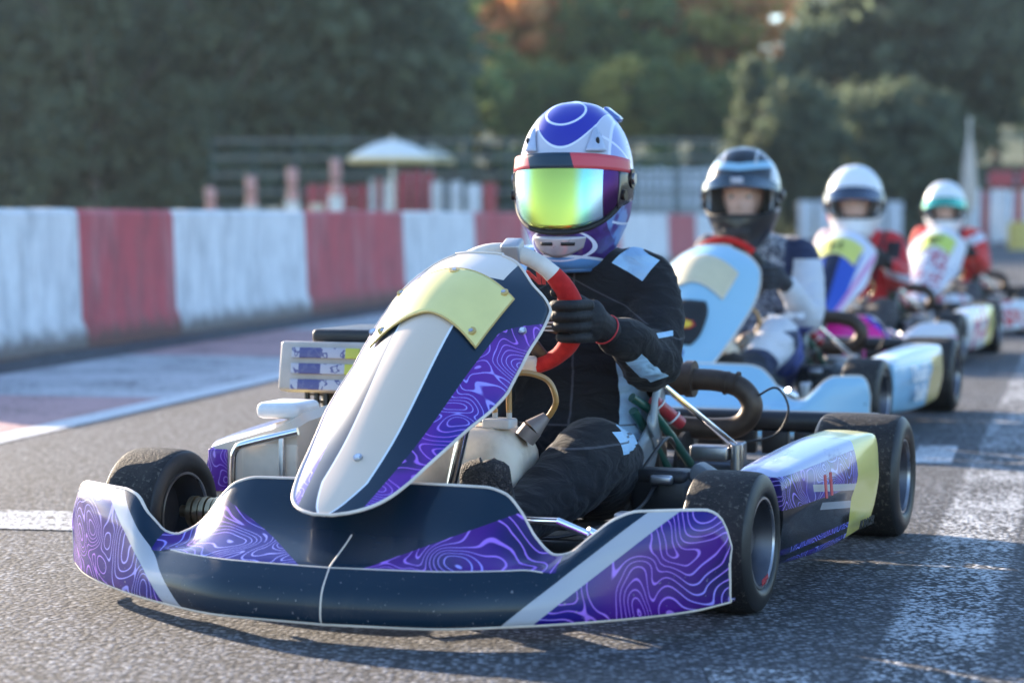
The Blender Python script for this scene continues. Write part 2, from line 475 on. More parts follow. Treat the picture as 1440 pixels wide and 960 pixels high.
def nas_(v, u, off, NP):
    y = float(pchip(v, NS, NP[:, 0])); z = float(pchip(v, NS, NP[:, 1]))
    k = min(1, max(0, (v-.15)/.3)); ky = 2.0+2.0*k; kz = 1.1+.7*k
    if u > 0: ky *= .75; kz *= .8
    c = -.022+.05*v/.77
    dy = float(pchip(min(v+.01, NS[-1]), NS, NP[:, 0]))-float(pchip(max(v-.01, 0), NS, NP[:, 0]))
    dz = float(pchip(min(v+.01, NS[-1]), NS, NP[:, 1]))-float(pchip(max(v-.01, 0), NS, NP[:, 1]))
    L = math.hypot(dy, dz); ny, nz = -dz/L, dy/L
    return (c+u, y+ky*u*u+ny*off, z-kz*u*u+nz*off)
def nas_w(v): return (float(pchip(v, [0, .02, .08, .2, .4, .55, .65, .72, .768], [.09, .12, .150, .168, .185, .192, .18, .14, .06])) if NKIND[0] == 'blue' else nas_wp(v))
def nas_wp(v): return float(pchip(v, [0, .012, .05, .1, .18, .26, .33, .38, .46, .56, .605, .635, .67, .72, .75, .768],
                                  [.018, .05, .088, .108, .128, .150, .172, .180, .180, .184, .182, .168, .138, .105, .082, .05]))
def build_nassau(K, kind, num=None):
    NKIND[0] = kind
    vs = np.linspace(0, NS[-1], 90); G = []; uv = []; ss = np.linspace(-1, 1, 49)
    for v in vs:
        wd = nas_w(v); row = []
        for s in ss:
            row.append(nas(v, wd*s)); uv.append((wd*s, v))
        G.append(row)
    mb = MB(); mb.grid(G)
    o = mb.obj('steering_fairing', nassau_mat(kind), K, angle=60, uv=uv); solid(o, .005, -1)
    e = MB(); loop = [G[i][0] for i in range(90)] + [G[-1][j] for j in range(1, 48)] + [G[i][-1] for i in range(89, -1, -1)] + [G[0][j] for j in range(47, 0, -1)]
    e.tube(loop, .0032, 8, closed=True); e.obj('edge_trim', trimc, o)
    pc = {'purple': (.78, .66, .24), 'blue': (.62, .52, .33), 'pink': (.66, .62, .12), 'white': (.55, .62, .10)}[kind]
    pm = plain('number_plate_'+kind, pc, .45, coat=.3, var=.04)
    rows = []; us = np.linspace(-1, 1, 33)
    for j in range(17):
        row = []
        for s in us:
            u = s*(.110+.018*(j/16)); lo = .526-.075*abs(s)**1.6; hi = .672-.07*abs(s)**1.8
            row.append(nas(lo+(hi-lo)*j/16, u, .006))
        rows.append(row)
    p = MB(); p.grid(rows); po = p.obj('number_plate', pm, K, angle=60); solid(po, .003, 0)
    gold = plain('gold_edge', (.55, .36, .10), .4, coat=.3)
    b = MB(); lp = rows[0] + [r[-1] for r in rows[1:]] + rows[-1][::-1][1:] + [r[0] for r in rows[::-1]][1:-1]
    b.tube(lp, .0022, 6, closed=True); b.obj('plate_border', gold if kind == 'purple' else trimc, po)
    if kind == 'purple':
        for (v, u) in ((.612, .108), (.488, .092), (.612, -.108), (.488, -.092), (.662, 0)):
            bm = MB(); c = Vector(nas(v, u, .008)); nrm = (Vector(nas(v, u, .02))-Vector(nas(v, u, 0))).normalized()
            bm.tube([c-nrm*.004, c+nrm*.001], .010, 14, mi=0); bm.tube([c+nrm*.0005, c+nrm*.0022], .0045, 10, mi=1)
            bm.obj('bolt', [gold, steel], po)
        for (v, u) in ((.155, .0), (.53, .16), (.53, -.16)):
            bm = MB(); c = Vector(nas(v, u, .003)); nrm = (Vector(nas(v, u, .02))-Vector(nas(v, u, 0))).normalized()
            bm.tube([c-nrm*.004, c+nrm*.002], .0085, 14); bm.tube([c+nrm*.001, c+nrm*.004], .005, 10, mi=1); bm.obj('screw', [steel, chrome], o)
    if num:
        text_part('race_number', num, .085, frame(nas(.575, .0, .012), (1, 0, 0), (0, -.62, .78)), blackm, po, bold=.003)
    if kind == 'blue':
        rows = [[nas(.15+.27*j/10, -.0+.17*s, .004) for s in np.linspace(-.5+.12*abs(j/5-1)**3, .5-.12*abs(j/5-1)**3, 12)] for j in range(11)]
        h = MB(); h.grid(rows); ho = h.obj('air_opening', blackm, o); solid(ho, .002, 0)
        shell = MB(); c0 = nas(.27, .02, .007)
        for lay, (rr, mi) in enumerate(((.036, 0), (.028, 1))):
            pts = [nas(.27, .02, .007+lay*.002)]
            ring = [nas(.27+rr*.8*math.sin(a)*(1+.08*math.cos(8*a)), .02+rr*math.cos(a)*(1+.08*math.cos(8*a)), .0075+lay*.002) for a in np.linspace(0, 2*PI, 49)[:-1]]
            shell.add(pts+ring, [(0, 1+k, 1+(k+1) % 48) for k in range(48)], mi)
        shell.obj('sponsor_badge', [plain('badge_red', (.6, .03, .02), .5), plain('badge_yellow', (.75, .5, .03), .5)], ho)
        rr = MB(); rr.grid([[nas(.175+.03*j, -.02+.05*i, .008) for i in range(2)] for j in range(2)]); rr.obj('small_sticker', whitep, ho)
    return o
def build_wheel(K, x, y, r, wd, side, kind, yaw=0.0):
    W = wd/2
    root = MB()
    pf = [(-W*.78, .082), (-W*.95, .090), (-W, r-.03), (-W*.93, r-.012), (-W*.80, r-.003), (-W*.4, r), (W*.4, r), (W*.80, r-.003), (W*.93, r-.012), (W, r-.03), (W*.95, .090), (W*.78, .082)]
    prof = [(p[0], p[2]) for p in catmull([(a, 0, b) for a, b in pf], 4)]
    tb = MB(); tb.lathe(prof, (0, 0, 0), 'x', 72)
    tb.mi = [0 if abs(sum(tb.v[i][0] for i in f)/4) < W*.84 else 1 for f in tb.f]
    wheel = MB()
    rp = [(-W*.80, .084), (-W*.86, .088), (-W*.90, .083), (-W*.80, .076), (-W*.35, .070), (W*.1, .066), (W*.35, .070), (W*.80, .076), (W*.90, .083), (W*.86, .088), (W*.80, .084), (W*.3, .078), (-W*.3, .078)]
    wheel.lathe(rp, (0, 0, 0), 'x', 56)
    o = wheel.obj('wheel', rimmetal, K); o.location = (x, y, r-.001); o.rotation_euler = (0, 0, yaw)
    t = tb.obj('tyre', [rubber, sidewall], o, angle=50)
    for s in (-1, 1):
        lip = MB(); lip.lathe([(s*W*.86, .0795), (s*W*.92, .0805), (s*W*.92, .0845), (s*W*.86, .0855)], (0, 0, 0), 'x', 56)
        lip.obj('rim_lip', riml, o)
    hub = MB(); hub.lathe([(-.012, .0), (-.012, .068), (.012, .068), (.012, 0)], (side*W*.15, 0, 0), 'x', 40, closed=False)
    hub.tube([(side*-.02, 0, 0), (side*(W*.55), 0, 0)], .026, 20)
    for k in range(5):
        a = 2*PI*k/5; hub.tube([(side*W*.15, .045*math.cos(a), .045*math.sin(a)), (side*(W*.15+.022), .045*math.cos(a), .045*math.sin(a))], .007, 8)
    hub.obj('hub', rimmetal, o)
    if kind == 'purple' and side > 0 and r < .135:
        text_part('rim_lettering', 'FRM', .022, frame((W*.905, .02, -.074), (0, .98, .2), (1, 0, 0)) @ Matrix.Rotation(0, 4, 'Z'), plain('red_mark', (.5, .05, .06), .5), o)
    return o
def build_seat(K):
    prof = [(.50, .15), (.58, .09), (.72, .062), (.86, .08), (.94, .16), (.98, .28), (1.01, .42)]
    wds = [.15, .17, .188, .200, .205, .205, .19]; dep = [.06, .11, .18, .24, .24, .22, .14]
    P = catmull([(0, a, b) for a, b in prof], 6); n = len(P); G = []
    for i, p in enumerate(P):
        q = i/(n-1)*(len(prof)-1); wd = float(np.interp(q, range(7), wds)); dp = float(np.interp(q, range(7), dep))
        a = Vector(P[max(i-1, 0)]); b = Vector(P[min(i+1, n-1)]); d = (b-a).normalized(); nn = Vector((0, -d.z, d.y))
        row = []
        for t in np.linspace(-1, 1, 25):
            row.append((wd*math.copysign(abs(math.sin(t*PI/2))**.8, t), p[1]+nn.y*dp*abs(t)**3, p[2]+nn.z*dp*abs(t)**3))
        G.append(row)
    mb = MB(); mb.grid(G); o = mb.obj('seat', seatm, K); solid(o, .007, 0); return o
def build_pod(K, side, kind):
    ys = [.10, .16, .25, .40, .55, .68, .75, .765]
    G = []
    inner = .56 if side > 0 else .40
    y0 = .10 if side > 0 else .21
    for y in np.r_[y0, np.linspace(y0+.02, .74, 22), .758, .765]:
        t = (y-.1)/.665; xo = (.655 if side > 0 else .612)+.055*t; zt = .247+.022*math.sin(t*PI*.6); zb = .070-.015*math.sin(t*PI)
        e = min(1, (y-y0+.005)/.05, (.775-y)/.03)**.5
        sh = 1-e; 
        ti = .585+.03*t if side > 0 else .50
        sec = [(inner, zb+.02), (inner, zt-.05), (ti-.03, zt-.006), (ti, zt+.004), (xo-.02, zt+.001), (xo-.001, zt-.012), (xo+.012*math.sin(t*PI)+.004, zt-.07), (xo+.004, (zt+zb)/2-.01), (xo-.01, zb+.02), (xo-.03, zb), (inner+.03, zb)]
        if side < 0: sec[1] = (inner, zt+.045); sec[2] = (ti-.04, zt+.042); sec[3] = (ti+.03, zt+.022)
        cx = (inner+xo)/2; cz = (zt+zb)/2
        ring = catmull([(a, 0, b) for a, b in sec], 3, closed=True)
        G.append([(side*(cx+(a-cx)*(1-sh*.12)), y, cz+(b-cz)*(1-sh*.12)) for a, _, b in ring])
    mb = MB(); mb.grid(G, closed_v=True)
    n = len(G[0]); o0 = 0; L = len(G)
    mb.f.append(tuple(range(n))); mb.mi.append(0); mb.f.append(tuple((L-1)*n+k for k in range(n))); mb.mi.append(0)
    o = mb.obj('side_pod', pod_mat(kind), K, angle=35)
    if kind == 'purple' and side > 0:
        for yy in (.235, .285): text_part('pod_lettering', 'I', .055, frame((.708, yy, .208), (.1, 1, -.05), (1, -.08, .1)), plain('red_mark', (.55, .03, .04), .5), o, bold=.004)
        text_part('pod_lettering', 'M RACER', .026, frame((.712, .63, .09), (.09, 1, .0), (1, -.08, -.2)), blackm, o, bold=.001)
    if kind == 'blue' and side > 0:
        text_part('pod_lettering', 'Double', .075, frame((.70, .37, .19), (.08, 1, .0), (1, -.08, .1)), whitep, o, bold=.002)
        text_part('pod_lettering', 'Smile', .075, frame((.70, .37, .12), (.08, 1, .0), (1, -.08, -.1)), whitep, o, bold=.002)
    if side < 0:
        fp = MB(); fp.box((-.47, .212, .175), (.13, .012, .16), bev=.03); fp.obj('front_recess', cream, o)
        c = MB(); c.tube(catmull([(-.545, .19, .10), (-.543, .185, .21), (-.535, .185, .243), (-.51, .185, .256), (-.40, .20, .284)], 8), .0085, 12)
        c.obj('pod_bar', chrome, K)
        s = MB(); s.box((-.435, .195, .20), (.012, .012, .14), bev=.003); s.obj('bracket', steel, o)
        lid = MB(); lid.box((-.465, .29, .322), (.10, .12, .035), bev=.014); lid.obj('pod_lid', whitep, o)
        if kind == 'purple':
            m, T, b = newmat('pod_sticker'); P, x, y, z = coords(T)
            setp(T, b, 'Base Color', contour(T, P, (.10, .015, .28), (.10, .015, .28), (.40, .30, .75), (.4, .2, .7), 8, 8)); gloss(b)
            q = MB(); q.box((-.59, .207, .195), (.045, .008, .09), bev=.02); q.obj('sticker', m, o)
    return o
def build_steering(K, kind):
    C0 = Vector((.005, .375, .53)); up = Vector((0, -.12, .265)).normalized(); rt = Vector((1, 0, 0)); Rr = .142
    pts = []; n = 64
    if kind != 'purple': Rr = .132
    for k in range(n):
        a = 2*PI*k/n; rr = Rr*(1-.10*max(0, -math.sin(a))**3)
        pts.append((C0+rt*math.cos(a)*rr+up*math.sin(a)*rr)[:])
    rr = []
    for k in range(n):
        a = 2*PI*k/n; rr.append((.0175 if kind == 'purple' else .012)+.007*max(0, math.cos(2*a)))
    mb = MB(); mb.tube(pts, rr, 14, closed=True)
    mb.mi = []
    for f in range(n*14):
        k = f//14; a = 2*PI*(k+.5)/n
        top = math.sin(a) > .62; bot = math.sin(a) < -.85
        mb.mi.append(1 if top else 0)
    if kind == 'purple': ms = [redg, plain('cream_leather', (.68, .60, .52), .5, grime=.2)]
    elif kind == 'blue': ms = [blackp, redg]
    else: ms = [blackp, blackm]
    o = mb.obj('steering_wheel', ms, K)
    sp = MB(); nrm = rt.cross(up)
    for a in (R(-18), R(198), R(-60), R(240)):
        d = rt*math.cos(a)+up*math.sin(a); c = C0+d*.075
        rot = Matrix((d, nrm.cross(d), nrm)).transposed()
        sp.box(c, (.13, .03, .006), rot, .002)
    sp.box(C0, (.07, .07, .02), Matrix((rt, up, nrm)).transposed(), .008)
    sp.obj('spokes', plain('dark_spoke', (.06, .05, .045), .35, .8), o)
    if kind == 'purple':
        c = MB()
        for i in range(3): c.box(C0+rt*.085+up*(-.037+.009*i)-nrm*-.004, (.05, .003, .004), Matrix((rt, up, nrm)).transposed())
        c.obj('spoke_marks', whitep, o)
        pd = MB(); pd.box(C0+rt*-.0+up*-.115+nrm*.01, (.10, .035, .02), Matrix((rt, up, nrm)).transposed(), .008); pd.obj('wheel_pad', plain('cream_leather', (.6, .5, .45), .5), o)
        cl = MB(); cl.box(C0+rt*.03+up*.142, (.04, .045, .042), Matrix((rt, up, nrm)).transposed(), .006); cl.obj('rim_clasp', plain('grey_clasp', (.45, .44, .45), .4, .5), o)
        text_part('hub_lettering', 'DNK', .04, frame(C0+rt*.06+up*.075-nrm*.012, (1, 0, 0), nrm*-1 if nrm.y > 0 else nrm), plain('red_mark', (.55, .03, .04), .5), o, bold=.002)
    cb = MB(); cb.tube([C0[:], (0, .02, .16)], .010, 12); cb.obj('steering_column', chrome, K)
    return o

def build_kart(name, kind, loc, yaw, label, num=None, group=None):
    K = empty(name, loc, yaw, label=label, cat='go-kart', group=group)
    # chassis
    ch = MB()
    for s in (-1, 1):
        ch.tube(catmull([(s*.13, -.30, .055), (s*.20, -.1, .06), (s*.33, .15, .055), (s*.33, .6, .055), (s*.30, .95, .06), (s*.28, 1.12, .10)], 6), .015, 10)
        ch.tube(catmull([(s*.40, 0, .115), (s*.30, .02, .07), (s*.1, .05, .055), (0, .05, .055)], 5), .014, 10)
        ch.tube(catmull([(s*.33, .2, .06), (s*.50, .22, .07), (s*.56, .3, .085), (s*.56, .6, .085), (s*.50, .68, .07), (s*.33, .7, .06)], 5), .011, 8)
    for y in (.3, .62, .95): ch.tube([(-.32, y, .055), (.32, y, .055)], .014, 10)
    ch.tube(catmull([(-.30, -.38, .09), (-.2, -.42, .09), (.2, -.42, .09), (.30, -.38, .09)], 6), .010, 8)
    ch.tube(catmull([(-.27, -.30, .2), (-.2, -.32, .215), (.2, -.32, .215), (.26, -.30, .2)], 6), .009, 8)
    ch.obj('chassis_frame', plain('frame_grey', (.10, .11, .115), .4, .6, grime=.4) if kind == 'purple' else blackp, K)
    fp = MB(); fp.box((0, .14, .040), (.50, .72, .004)); fp.obj('floor_tray', blackm, K)
    build_nose(K, kind)
    build_nassau(K, kind, num)
    build_wheel(K, .58, 0, .131, .134, 1, kind, R(-2)); build_wheel(K, -.615, 0, .131, .134, -1, kind, R(-4))
    build_wheel(K, .615, 1.08, .140, .205, 1, kind); build_wheel(K, -.64, 1.08, .140, .205, -1, kind)
    # front stub axles with spacer rings
    for s in (-1, 1):
        xw = .435 if s > 0 else .475
        a = MB(); a.tube([(s*.36, 0, .135), (s*(xw+.09), 0, .135)], .0125, 14); a.tube([(s*(xw-.018), 0, .135), (s*xw, 0, .135)], .019, 18)
        for k in range(5): a.tube([(s*(xw+k*.014), 0, .135), (s*(xw+.0105+k*.014), 0, .135)], .032-.002*(k % 2), 22)
        a.obj('stub_axle', brass, K)
        a = MB(); a.box((s*.375, 0, .12), (.035, .04, .11), bev=.006); a.obj('steering_knuckle', steel, K)
        a = MB(); a.tube([(s*.03, -.02, .15), (s*.30, -.17, .175), (s*.37, -.10, .13)], .0078, 10)
        a.tube([(s*.34, -.125, .15), (s*.365, -.105, .135)], .013, 12); a.obj('tie_rod', chrome, K)
    build_pod(K, 1, kind); build_pod(K, -1, kind)
    build_steering(K, kind); build_seat(K)
    # fairing support
    a = MB(); a.tube([(-.015, .045, .12), (.05, .05, .40)], .0125, 14); a.tube([(-.10, .045, .12), (-.08, .05, .40)], .0125, 14)
    a.obj('fairing_support', chrome, K)
    # tank
    a = MB(); a.box((-.01, .20, .185), (.265, .22, .25), bev=.055)
    bmv = [(x*(1-.25*max(0, (z-.2)/.12)) if x > 0 else x, y, z) for x, y, z in a.v]; a.v = bmv
    t = a.obj('fuel_tank', tankm, K, angle=60)
    a = MB(); a.box((.06, .17, .318), (.06, .05, .020), bev=.005); a.tube([(.05, .17, .325), (.05, .17, .345)], .006, 8); a.tube([(.08, .17, .325), (.08, .17, .345)], .006, 8)
    a.obj('tank_cap', plain('grey_cap', (.5, .48, .45), .4, grime=.3), t)
    a = MB(); a.tube(catmull([(.05, .17, .34), (.048, .165, .37), (.075, .17, .405), (.105, .18, .420), (.15, .2, .405), (.165, .21, .365), (.15, .22, .335), (.135, .23, .325)], 8), .0062, 10)
    a.tube(catmull([(.08, .17, .34), (.078, .17, .40), (.07, .16, .44), (.04, .14, .46)], 8), .0062, 10); a.obj('fuel_hose', hosem, K)
    a = MB(); a.tube([(.14, .225, .33), (.115, .21, .305)], [.010, .022], 16); a.tube([(.115, .21, .305), (.10, .205, .285)], .022, 16)
    a.obj('fuel_filter', plain('filter_grey', (.22, .18, .16), .5, .3), K)
    # green seat stays, red tie-on cylinder, silver brace
    for p in (((.162, .74, .33), (.20, .80, .285), (.245, .93, .165)), ((.165, .74, .30), (.185, .80, .24), (.205, .88, .16))):
        a = MB(); a.tube(catmull(p, 5), .0105, 12); a.obj('seat_stay', greenp, K)
    a = MB(); a.tube([(.195, .80, .318), (.235, .88, .262)], .0155, 18); c = a.obj('overflow_bottle', redp, K)
    a = MB(); a.lathe([(-.003, .018), (.003, .018), (.003, .021), (-.003, .021)], (0, 0, 0), 'z', 20)
    for q in (.2, .75):
        d = Vector((.04, .08, -.056)).normalized(); p = Vector((.195, .80, .318)).lerp(Vector((.235, .88, .262)), q)
        ring = [(p+Matrix.Rotation(2*PI*k/20, 3, d) @ (d.orthogonal().normalized()*.0175)-d*.01*math.sin(2*PI*k/20))[:] for k in range(20)]
        b = MB(); b.tube(ring, .0022, 6, closed=True); b.obj('zip_tie', whitep, c)
    a = MB(); rotv = Vector((.335, 1.02, .195))-Vector((.165, .83, .385)); L = rotv.length
    M3 = rotv.to_track_quat('X', 'Z').to_matrix(); a.box((Vector((.335, 1.02, .195))+Vector((.165, .83, .385)))/2, (L, .018, .012), M3, .003)
    a.obj('seat_brace', chrome, K)
    a = MB(); a.box((.335, 1.03, .175), (.028, .04, .07), bev=.006); a.box((.275, 1.0, .185), (.09, .05, .035), bev=.006)
    a.tube([(.335, 1.0, .205), (.335, 1.0, .145)], .013, 10); a.obj('bearing_bracket', steel, K)
    # axle, sprocket, brake
    a = MB(); a.tube([(-.56, 1.08, .139), (.56, 1.08, .139)], .020, 20); a.obj('rear_axle', plain('axle_steel', (.16, .17, .19), .35, .9, grime=.3), K)
    a = MB(); a.tube([(.16, .86, .185), (.20, .86, .185)], .034, 16); a.tube([(-.02, .9, .18), (.17, .9, .18)], .026, 14); a.obj('exhaust_stub', exhm, K)
    a = MB(); a.lathe([(-.005, .02), (-.005, .085), (.005, .085), (.005, .02)], (.19, 1.08, .139), 'x', 40); a.obj('brake_disc', blackm, K)
    # black air filter / brake unit beside the seat
    a = MB(); a.box((.285, .60, .125), (.14, .12, .11), bev=.02); a.box((.285, .58, .175), (.12, .08, .035), bev=.014)
    c = a.obj('brake_pump', blackp, K)
    a = MB(); a.box((.295, .52, .175), (.05, .02, .02), bev=.006); a.obj('pump_label', steel, c)
    a = MB(); a.box((.365, .60, .175), (.055, .07, .05), Matrix.Rotation(R(30), 3, 'Y'), .012); a.obj('pump_cover', plain('grey_plastic', (.12, .125, .13), .4), c)
    # exhaust
    a = MB(); a.tube(catmull([(-.20, 1.12, .345), (-.17, 1.12, .345), (.19, 1.13, .345)], 4), [.03, .033, .036, .040] + [.040]*5, 20)
    a.tube(catmull([(.18, 1.13, .345), (.20, 1.13, .345)], 4), .044, 20)
    a.tube(catmull([(.19, 1.13, .345), (.26, 1.13, .342), (.315, 1.13, .325), (.340, 1.13, .285), (.318, 1.13, .243), (.26, 1.13, .228), (.10, 1.13, .232), (-.1, 1.10, .24), (-.25, 1.0, .2)], 8), .026, 18)
    for x in (.275, .30): a.tube([(x, 1.13, .338), (x+.006, 1.13, .337)], .0285, 18)
    a.obj('exhaust_pipe', exhm, K)
    # rear bumper
    a = MB(); a.box((0, 1.31, .235), (1.24, .07, .05), bev=.02); a.obj('rear_bumper', blackp, K)
    a = MB()
    for x in (-.3, -.2, .12, .2, .28, .36, .44): a.box((x, 1.29, .185), (.065, .03, .055), bev=.004)
    a.tube([(-.5, 1.28, .13), (.5, 1.28, .13)], .012, 10); a.obj('rear_bumper_frame', blackp, K)
    # engine with carburettor air box (image left)
    e = MB(); e.box((-.50, .80, .22), (.17, .20, .24), bev=.02)
    for k in range(9): e.box((-.50, .80, .235+.017*k), (.205, .225, .006), bev=.002)
    e = e.obj('engine', plain('engine_alloy', (.10, .09, .085), .45, .8, grime=.4), K)
    for k in range(8):
        a = MB(); a.box((-.60+.024*k, .672, .275), (.010, .012, .15), bev=.002); a.obj('cooling_fin', blackp, e)
    r_ = MB(); r_.box((-.545, .66, .385), (.22, .05, .115), Matrix.Rotation(R(-10), 3, 'X'), .008)
    rad = r_.obj('air_box', plain('airbox_cream', (.46, .40, .35), .4, grime=.2), K)
    for k in range(3):
        m, T, b = newmat('airbox_sticker'); P, x, y, z = coords(T)
        c = mix(T, between(x, -.60, -.545), (.40, .40, .46), (.07, .07, .20)); c = mix(T, between(noise(T, P, 60, 1), .56, .66), c, (.1, .1, .22))
        c = mix(T, x.gt(-.485), c, (.5, .06, .06)); c = mix(T, x.gt(-.485)*(z-x*.2).gt(.385+.098-.036*k+.015), c, (.5, .5, .06))
        setp(T, b, 'Base Color', c); gloss(b, .5, .35)
        a = MB(); a.box((-.535, .632-.006*(k), .42-.036*k), (.17, .004, .024), Matrix.Rotation(R(-10), 3, 'X'), .003); a.obj('sticker', m, rad)
    a = MB(); a.box((-.47, .80, .455), (.24, .26, .035), bev=.012); a.tube([(-.42, .86, .46), (-.42, .86, .515)], .022, 14); a.tube([(-.46, .86, .505), (-.38, .86, .51)], .012, 10)
    a.obj('air_box_lid', blackp, rad)
    for i, pts in enumerate(([(-.12, .05, .10), (-.20, .25, .16), (-.30, .55, .24), (-.40, .70, .33)], [(.10, .0, .12), (.20, .15, .10), (.27, .40, .12), (.28, .55, .17)], [(-.40, .76, .45), (-.36, .60, .36), (-.28, .45, .2), (-.2, .2, .1)],
                             [(.34, 1.13, .30), (.40, 1.12, .33), (.43, 1.12, .28), (.40, 1.12, .22), (.33, 1.1, .2)], [(.22, .62, .18), (.24, .75, .24), (.22, .9, .2), (.2, 1.0, .17)])):
        a = MB(); a.tube(catmull(pts, 8), .004 if i != 3 else .0028, 8); a.obj('cable', blackp, K)
    # pedals
    for s in (-1, 1):
        a = MB(); a.tube([(s*.14, -.14, .07), (s*.14, -.16, .20)], .007, 8); a.box((s*.14, -.155, .2), (.07, .01, .04), bev=.003); a.obj('pedal', steel, K)
    return K

# ------------------------------------------------------------------ helmets
HZ = [-.192, -.185, -.165, -.14, -.11, -.06, 0, .05, .10, .14, .165, .18, .187]
HA = [.050, .062, .080, .097, .113, .131, .138, .135, .122, .098, .072, .044, .004]
HF = [.120, .140, .158, .166, .168, .166, .160, .150, .133, .107, .078, .047, .004]
HB = [.070, .085, .105, .122, .138, .154, .165, .163, .150, .122, .090, .055, .004]
def hp(az, z, off=0.0):
    a = float(pchip(z, HZ, HA))+off; f = float(pchip(z, HZ, HF))+off; b = float(pchip(z, HZ, HB))+off
    c, s = math.cos(az), math.sin(az)
    e = .88 if z > -.1 else .95
    x = a*math.copysign(abs(s)**e, s); yy = (f if c > 0 else b)*math.copysign(abs(c)**e, c)
    return (x, -yy, z + (off*.7 if z > .15 else 0))
PORT = (R(66), .052, -.068)      # azimuth half-width, top, bottom
def in_port(az, z):
    zc = (PORT[1]+PORT[2])/2; hz = (PORT[1]-PORT[2])/2
    return (abs(az)/PORT[0])**4+(abs(z-zc)/hz)**4 < 1
def port_curve(off=.002, n=64, k=1.0):
    zc = (PORT[1]+PORT[2])/2; hz = (PORT[1]-PORT[2])/2; P = []
    for i in range(n):
        a = 2*PI*i/n; P.append(hp(k*PORT[0]*math.copysign(abs(math.cos(a))**.5, math.cos(a)), zc+k*hz*math.copysign(abs(math.sin(a))**.5, math.sin(a)), off))
    return P
def helmet_mat(kind):
    m, T, b = newmat('helmet_'+kind); P, x, y, z = coords(T)
    if kind == 'purple':
        BL = (.028, .030, .34); silver = (.50, .52, .62); pl = (.045, .012, .13); lb = (.12, .30, .62)
        def dist(px, py, pz):
            return ((x-px)*(x-px)+(y-py)*(y-py)+(z-pz)*(z-pz)).sqrt()
        zag = (x.abs()*6.2)
        edge = x*x*9.0 + .080 + (x.abs() - .075).max(0.0)*1.5
        c = mix(T, z.gt(edge), silver, BL)
        sidem = x.abs().gt(.098 - y*.12)*z.gt(.0)
        c = mix(T, sidem, c, (.30, .34, .62))
        c = mix(T, (x.abs() - (.098 - y*.12)).abs().lt(.0028)*z.gt(.06), c, (.7, .72, .85))
        c = mix(T, (z - edge).abs().lt(.0026)*x.abs().lt(.098 - y*.12), c, (.75, .78, .9))
        d = dist(-.005, -.068, .150)
        c = mix(T, (d - .050).abs().lt(.0024), c, (.75, .78, .9))
        back = y.gt(.0)*z.gt(.04)
        pan = contour(T, P, (.10, .12, .45), (.18, .2, .5), (.6, .65, .85), (.5, .5, .8), 9, 4)
        c = mix(T, back, c, pan)
        low = z.lt(-.06)
        chin = mix(T, noise(T, P, 16, 3).ss(.45, .65), pl, (.10, .06, .30))
        c = mix(T, z.lt(-.02), c, mix(T, noise(T, P, 12, 2).ss(.45, .55), (.16, .30, .62), (.06, .03, .22)))
        c = mix(T, low*x.abs().lt(.105)*y.lt(-.02), c, chin)
        rimz = (z + .172 + y.min(0.0)*.08)
        c = mix(T, rimz.lt(.0), c, lb)
        c = mix(T, rimz.abs().lt(.0028), c, (.65, .72, .85))
        q = (x/.078)*(x/.078) + ((z + .134)/.036)*((z + .134)/.036)
        c = mix(T, between(q, .90, 1.10)*y.lt(-.05), c, (.65, .68, .82))
        c = mix(T, between(z + x.abs()*.5, -.030, -.024)*y.gt(-.08)*y.lt(.1), c, (.65, .70, .85))
        c = mix(T, between(z + y*.6, .045, .052)*x.abs().gt(.09), c, (.70, .72, .9))
        c = scuff(T, P, c, .12)
    elif kind == 'dark':
        c = mix(T, z.gt(.07)*x.abs().gt(.02), (.012, .013, .016), (.02, .024, .03))
        c = mix(T, between(z - x.abs()*.1, .098, .125)*y.lt(.03), c, (.28, .48, .62))
        c = mix(T, (x.abs() - (.06+z*.0)).abs().lt(.004)*z.gt(.12), c, (.5, .5, .5))
        c = mix(T, x.abs().gt(.112)*z.gt(-.05), c, (.5, .52, .55))
        c = mix(T, y.gt(.02)*z.gt(-.05), c, (.50, .50, .52))
    elif kind == 'white':
        c = mix(T, noise(T, P, 3, 2).ss(.5, .8)*.15, (.78, .78, .80), (.6, .6, .62))
        c = mix(T, between(x, -.2, -.118)*z.lt(.05), c, (.6, .06, .03))
    else:
        c = mix(T, z.gt(.10)*x.abs().gt(.05)*0.0, (.78, .79, .80), (.6, .2, .2))
        c = mix(T, between(z, -.02, .02)*x.lt(-.1), c, (.12, .2, .5))
    setp(T, b, 'Base Color', c); gloss(b, 1.0, .3); b.inputs['Coat Roughness'].default_value = .04
    return m
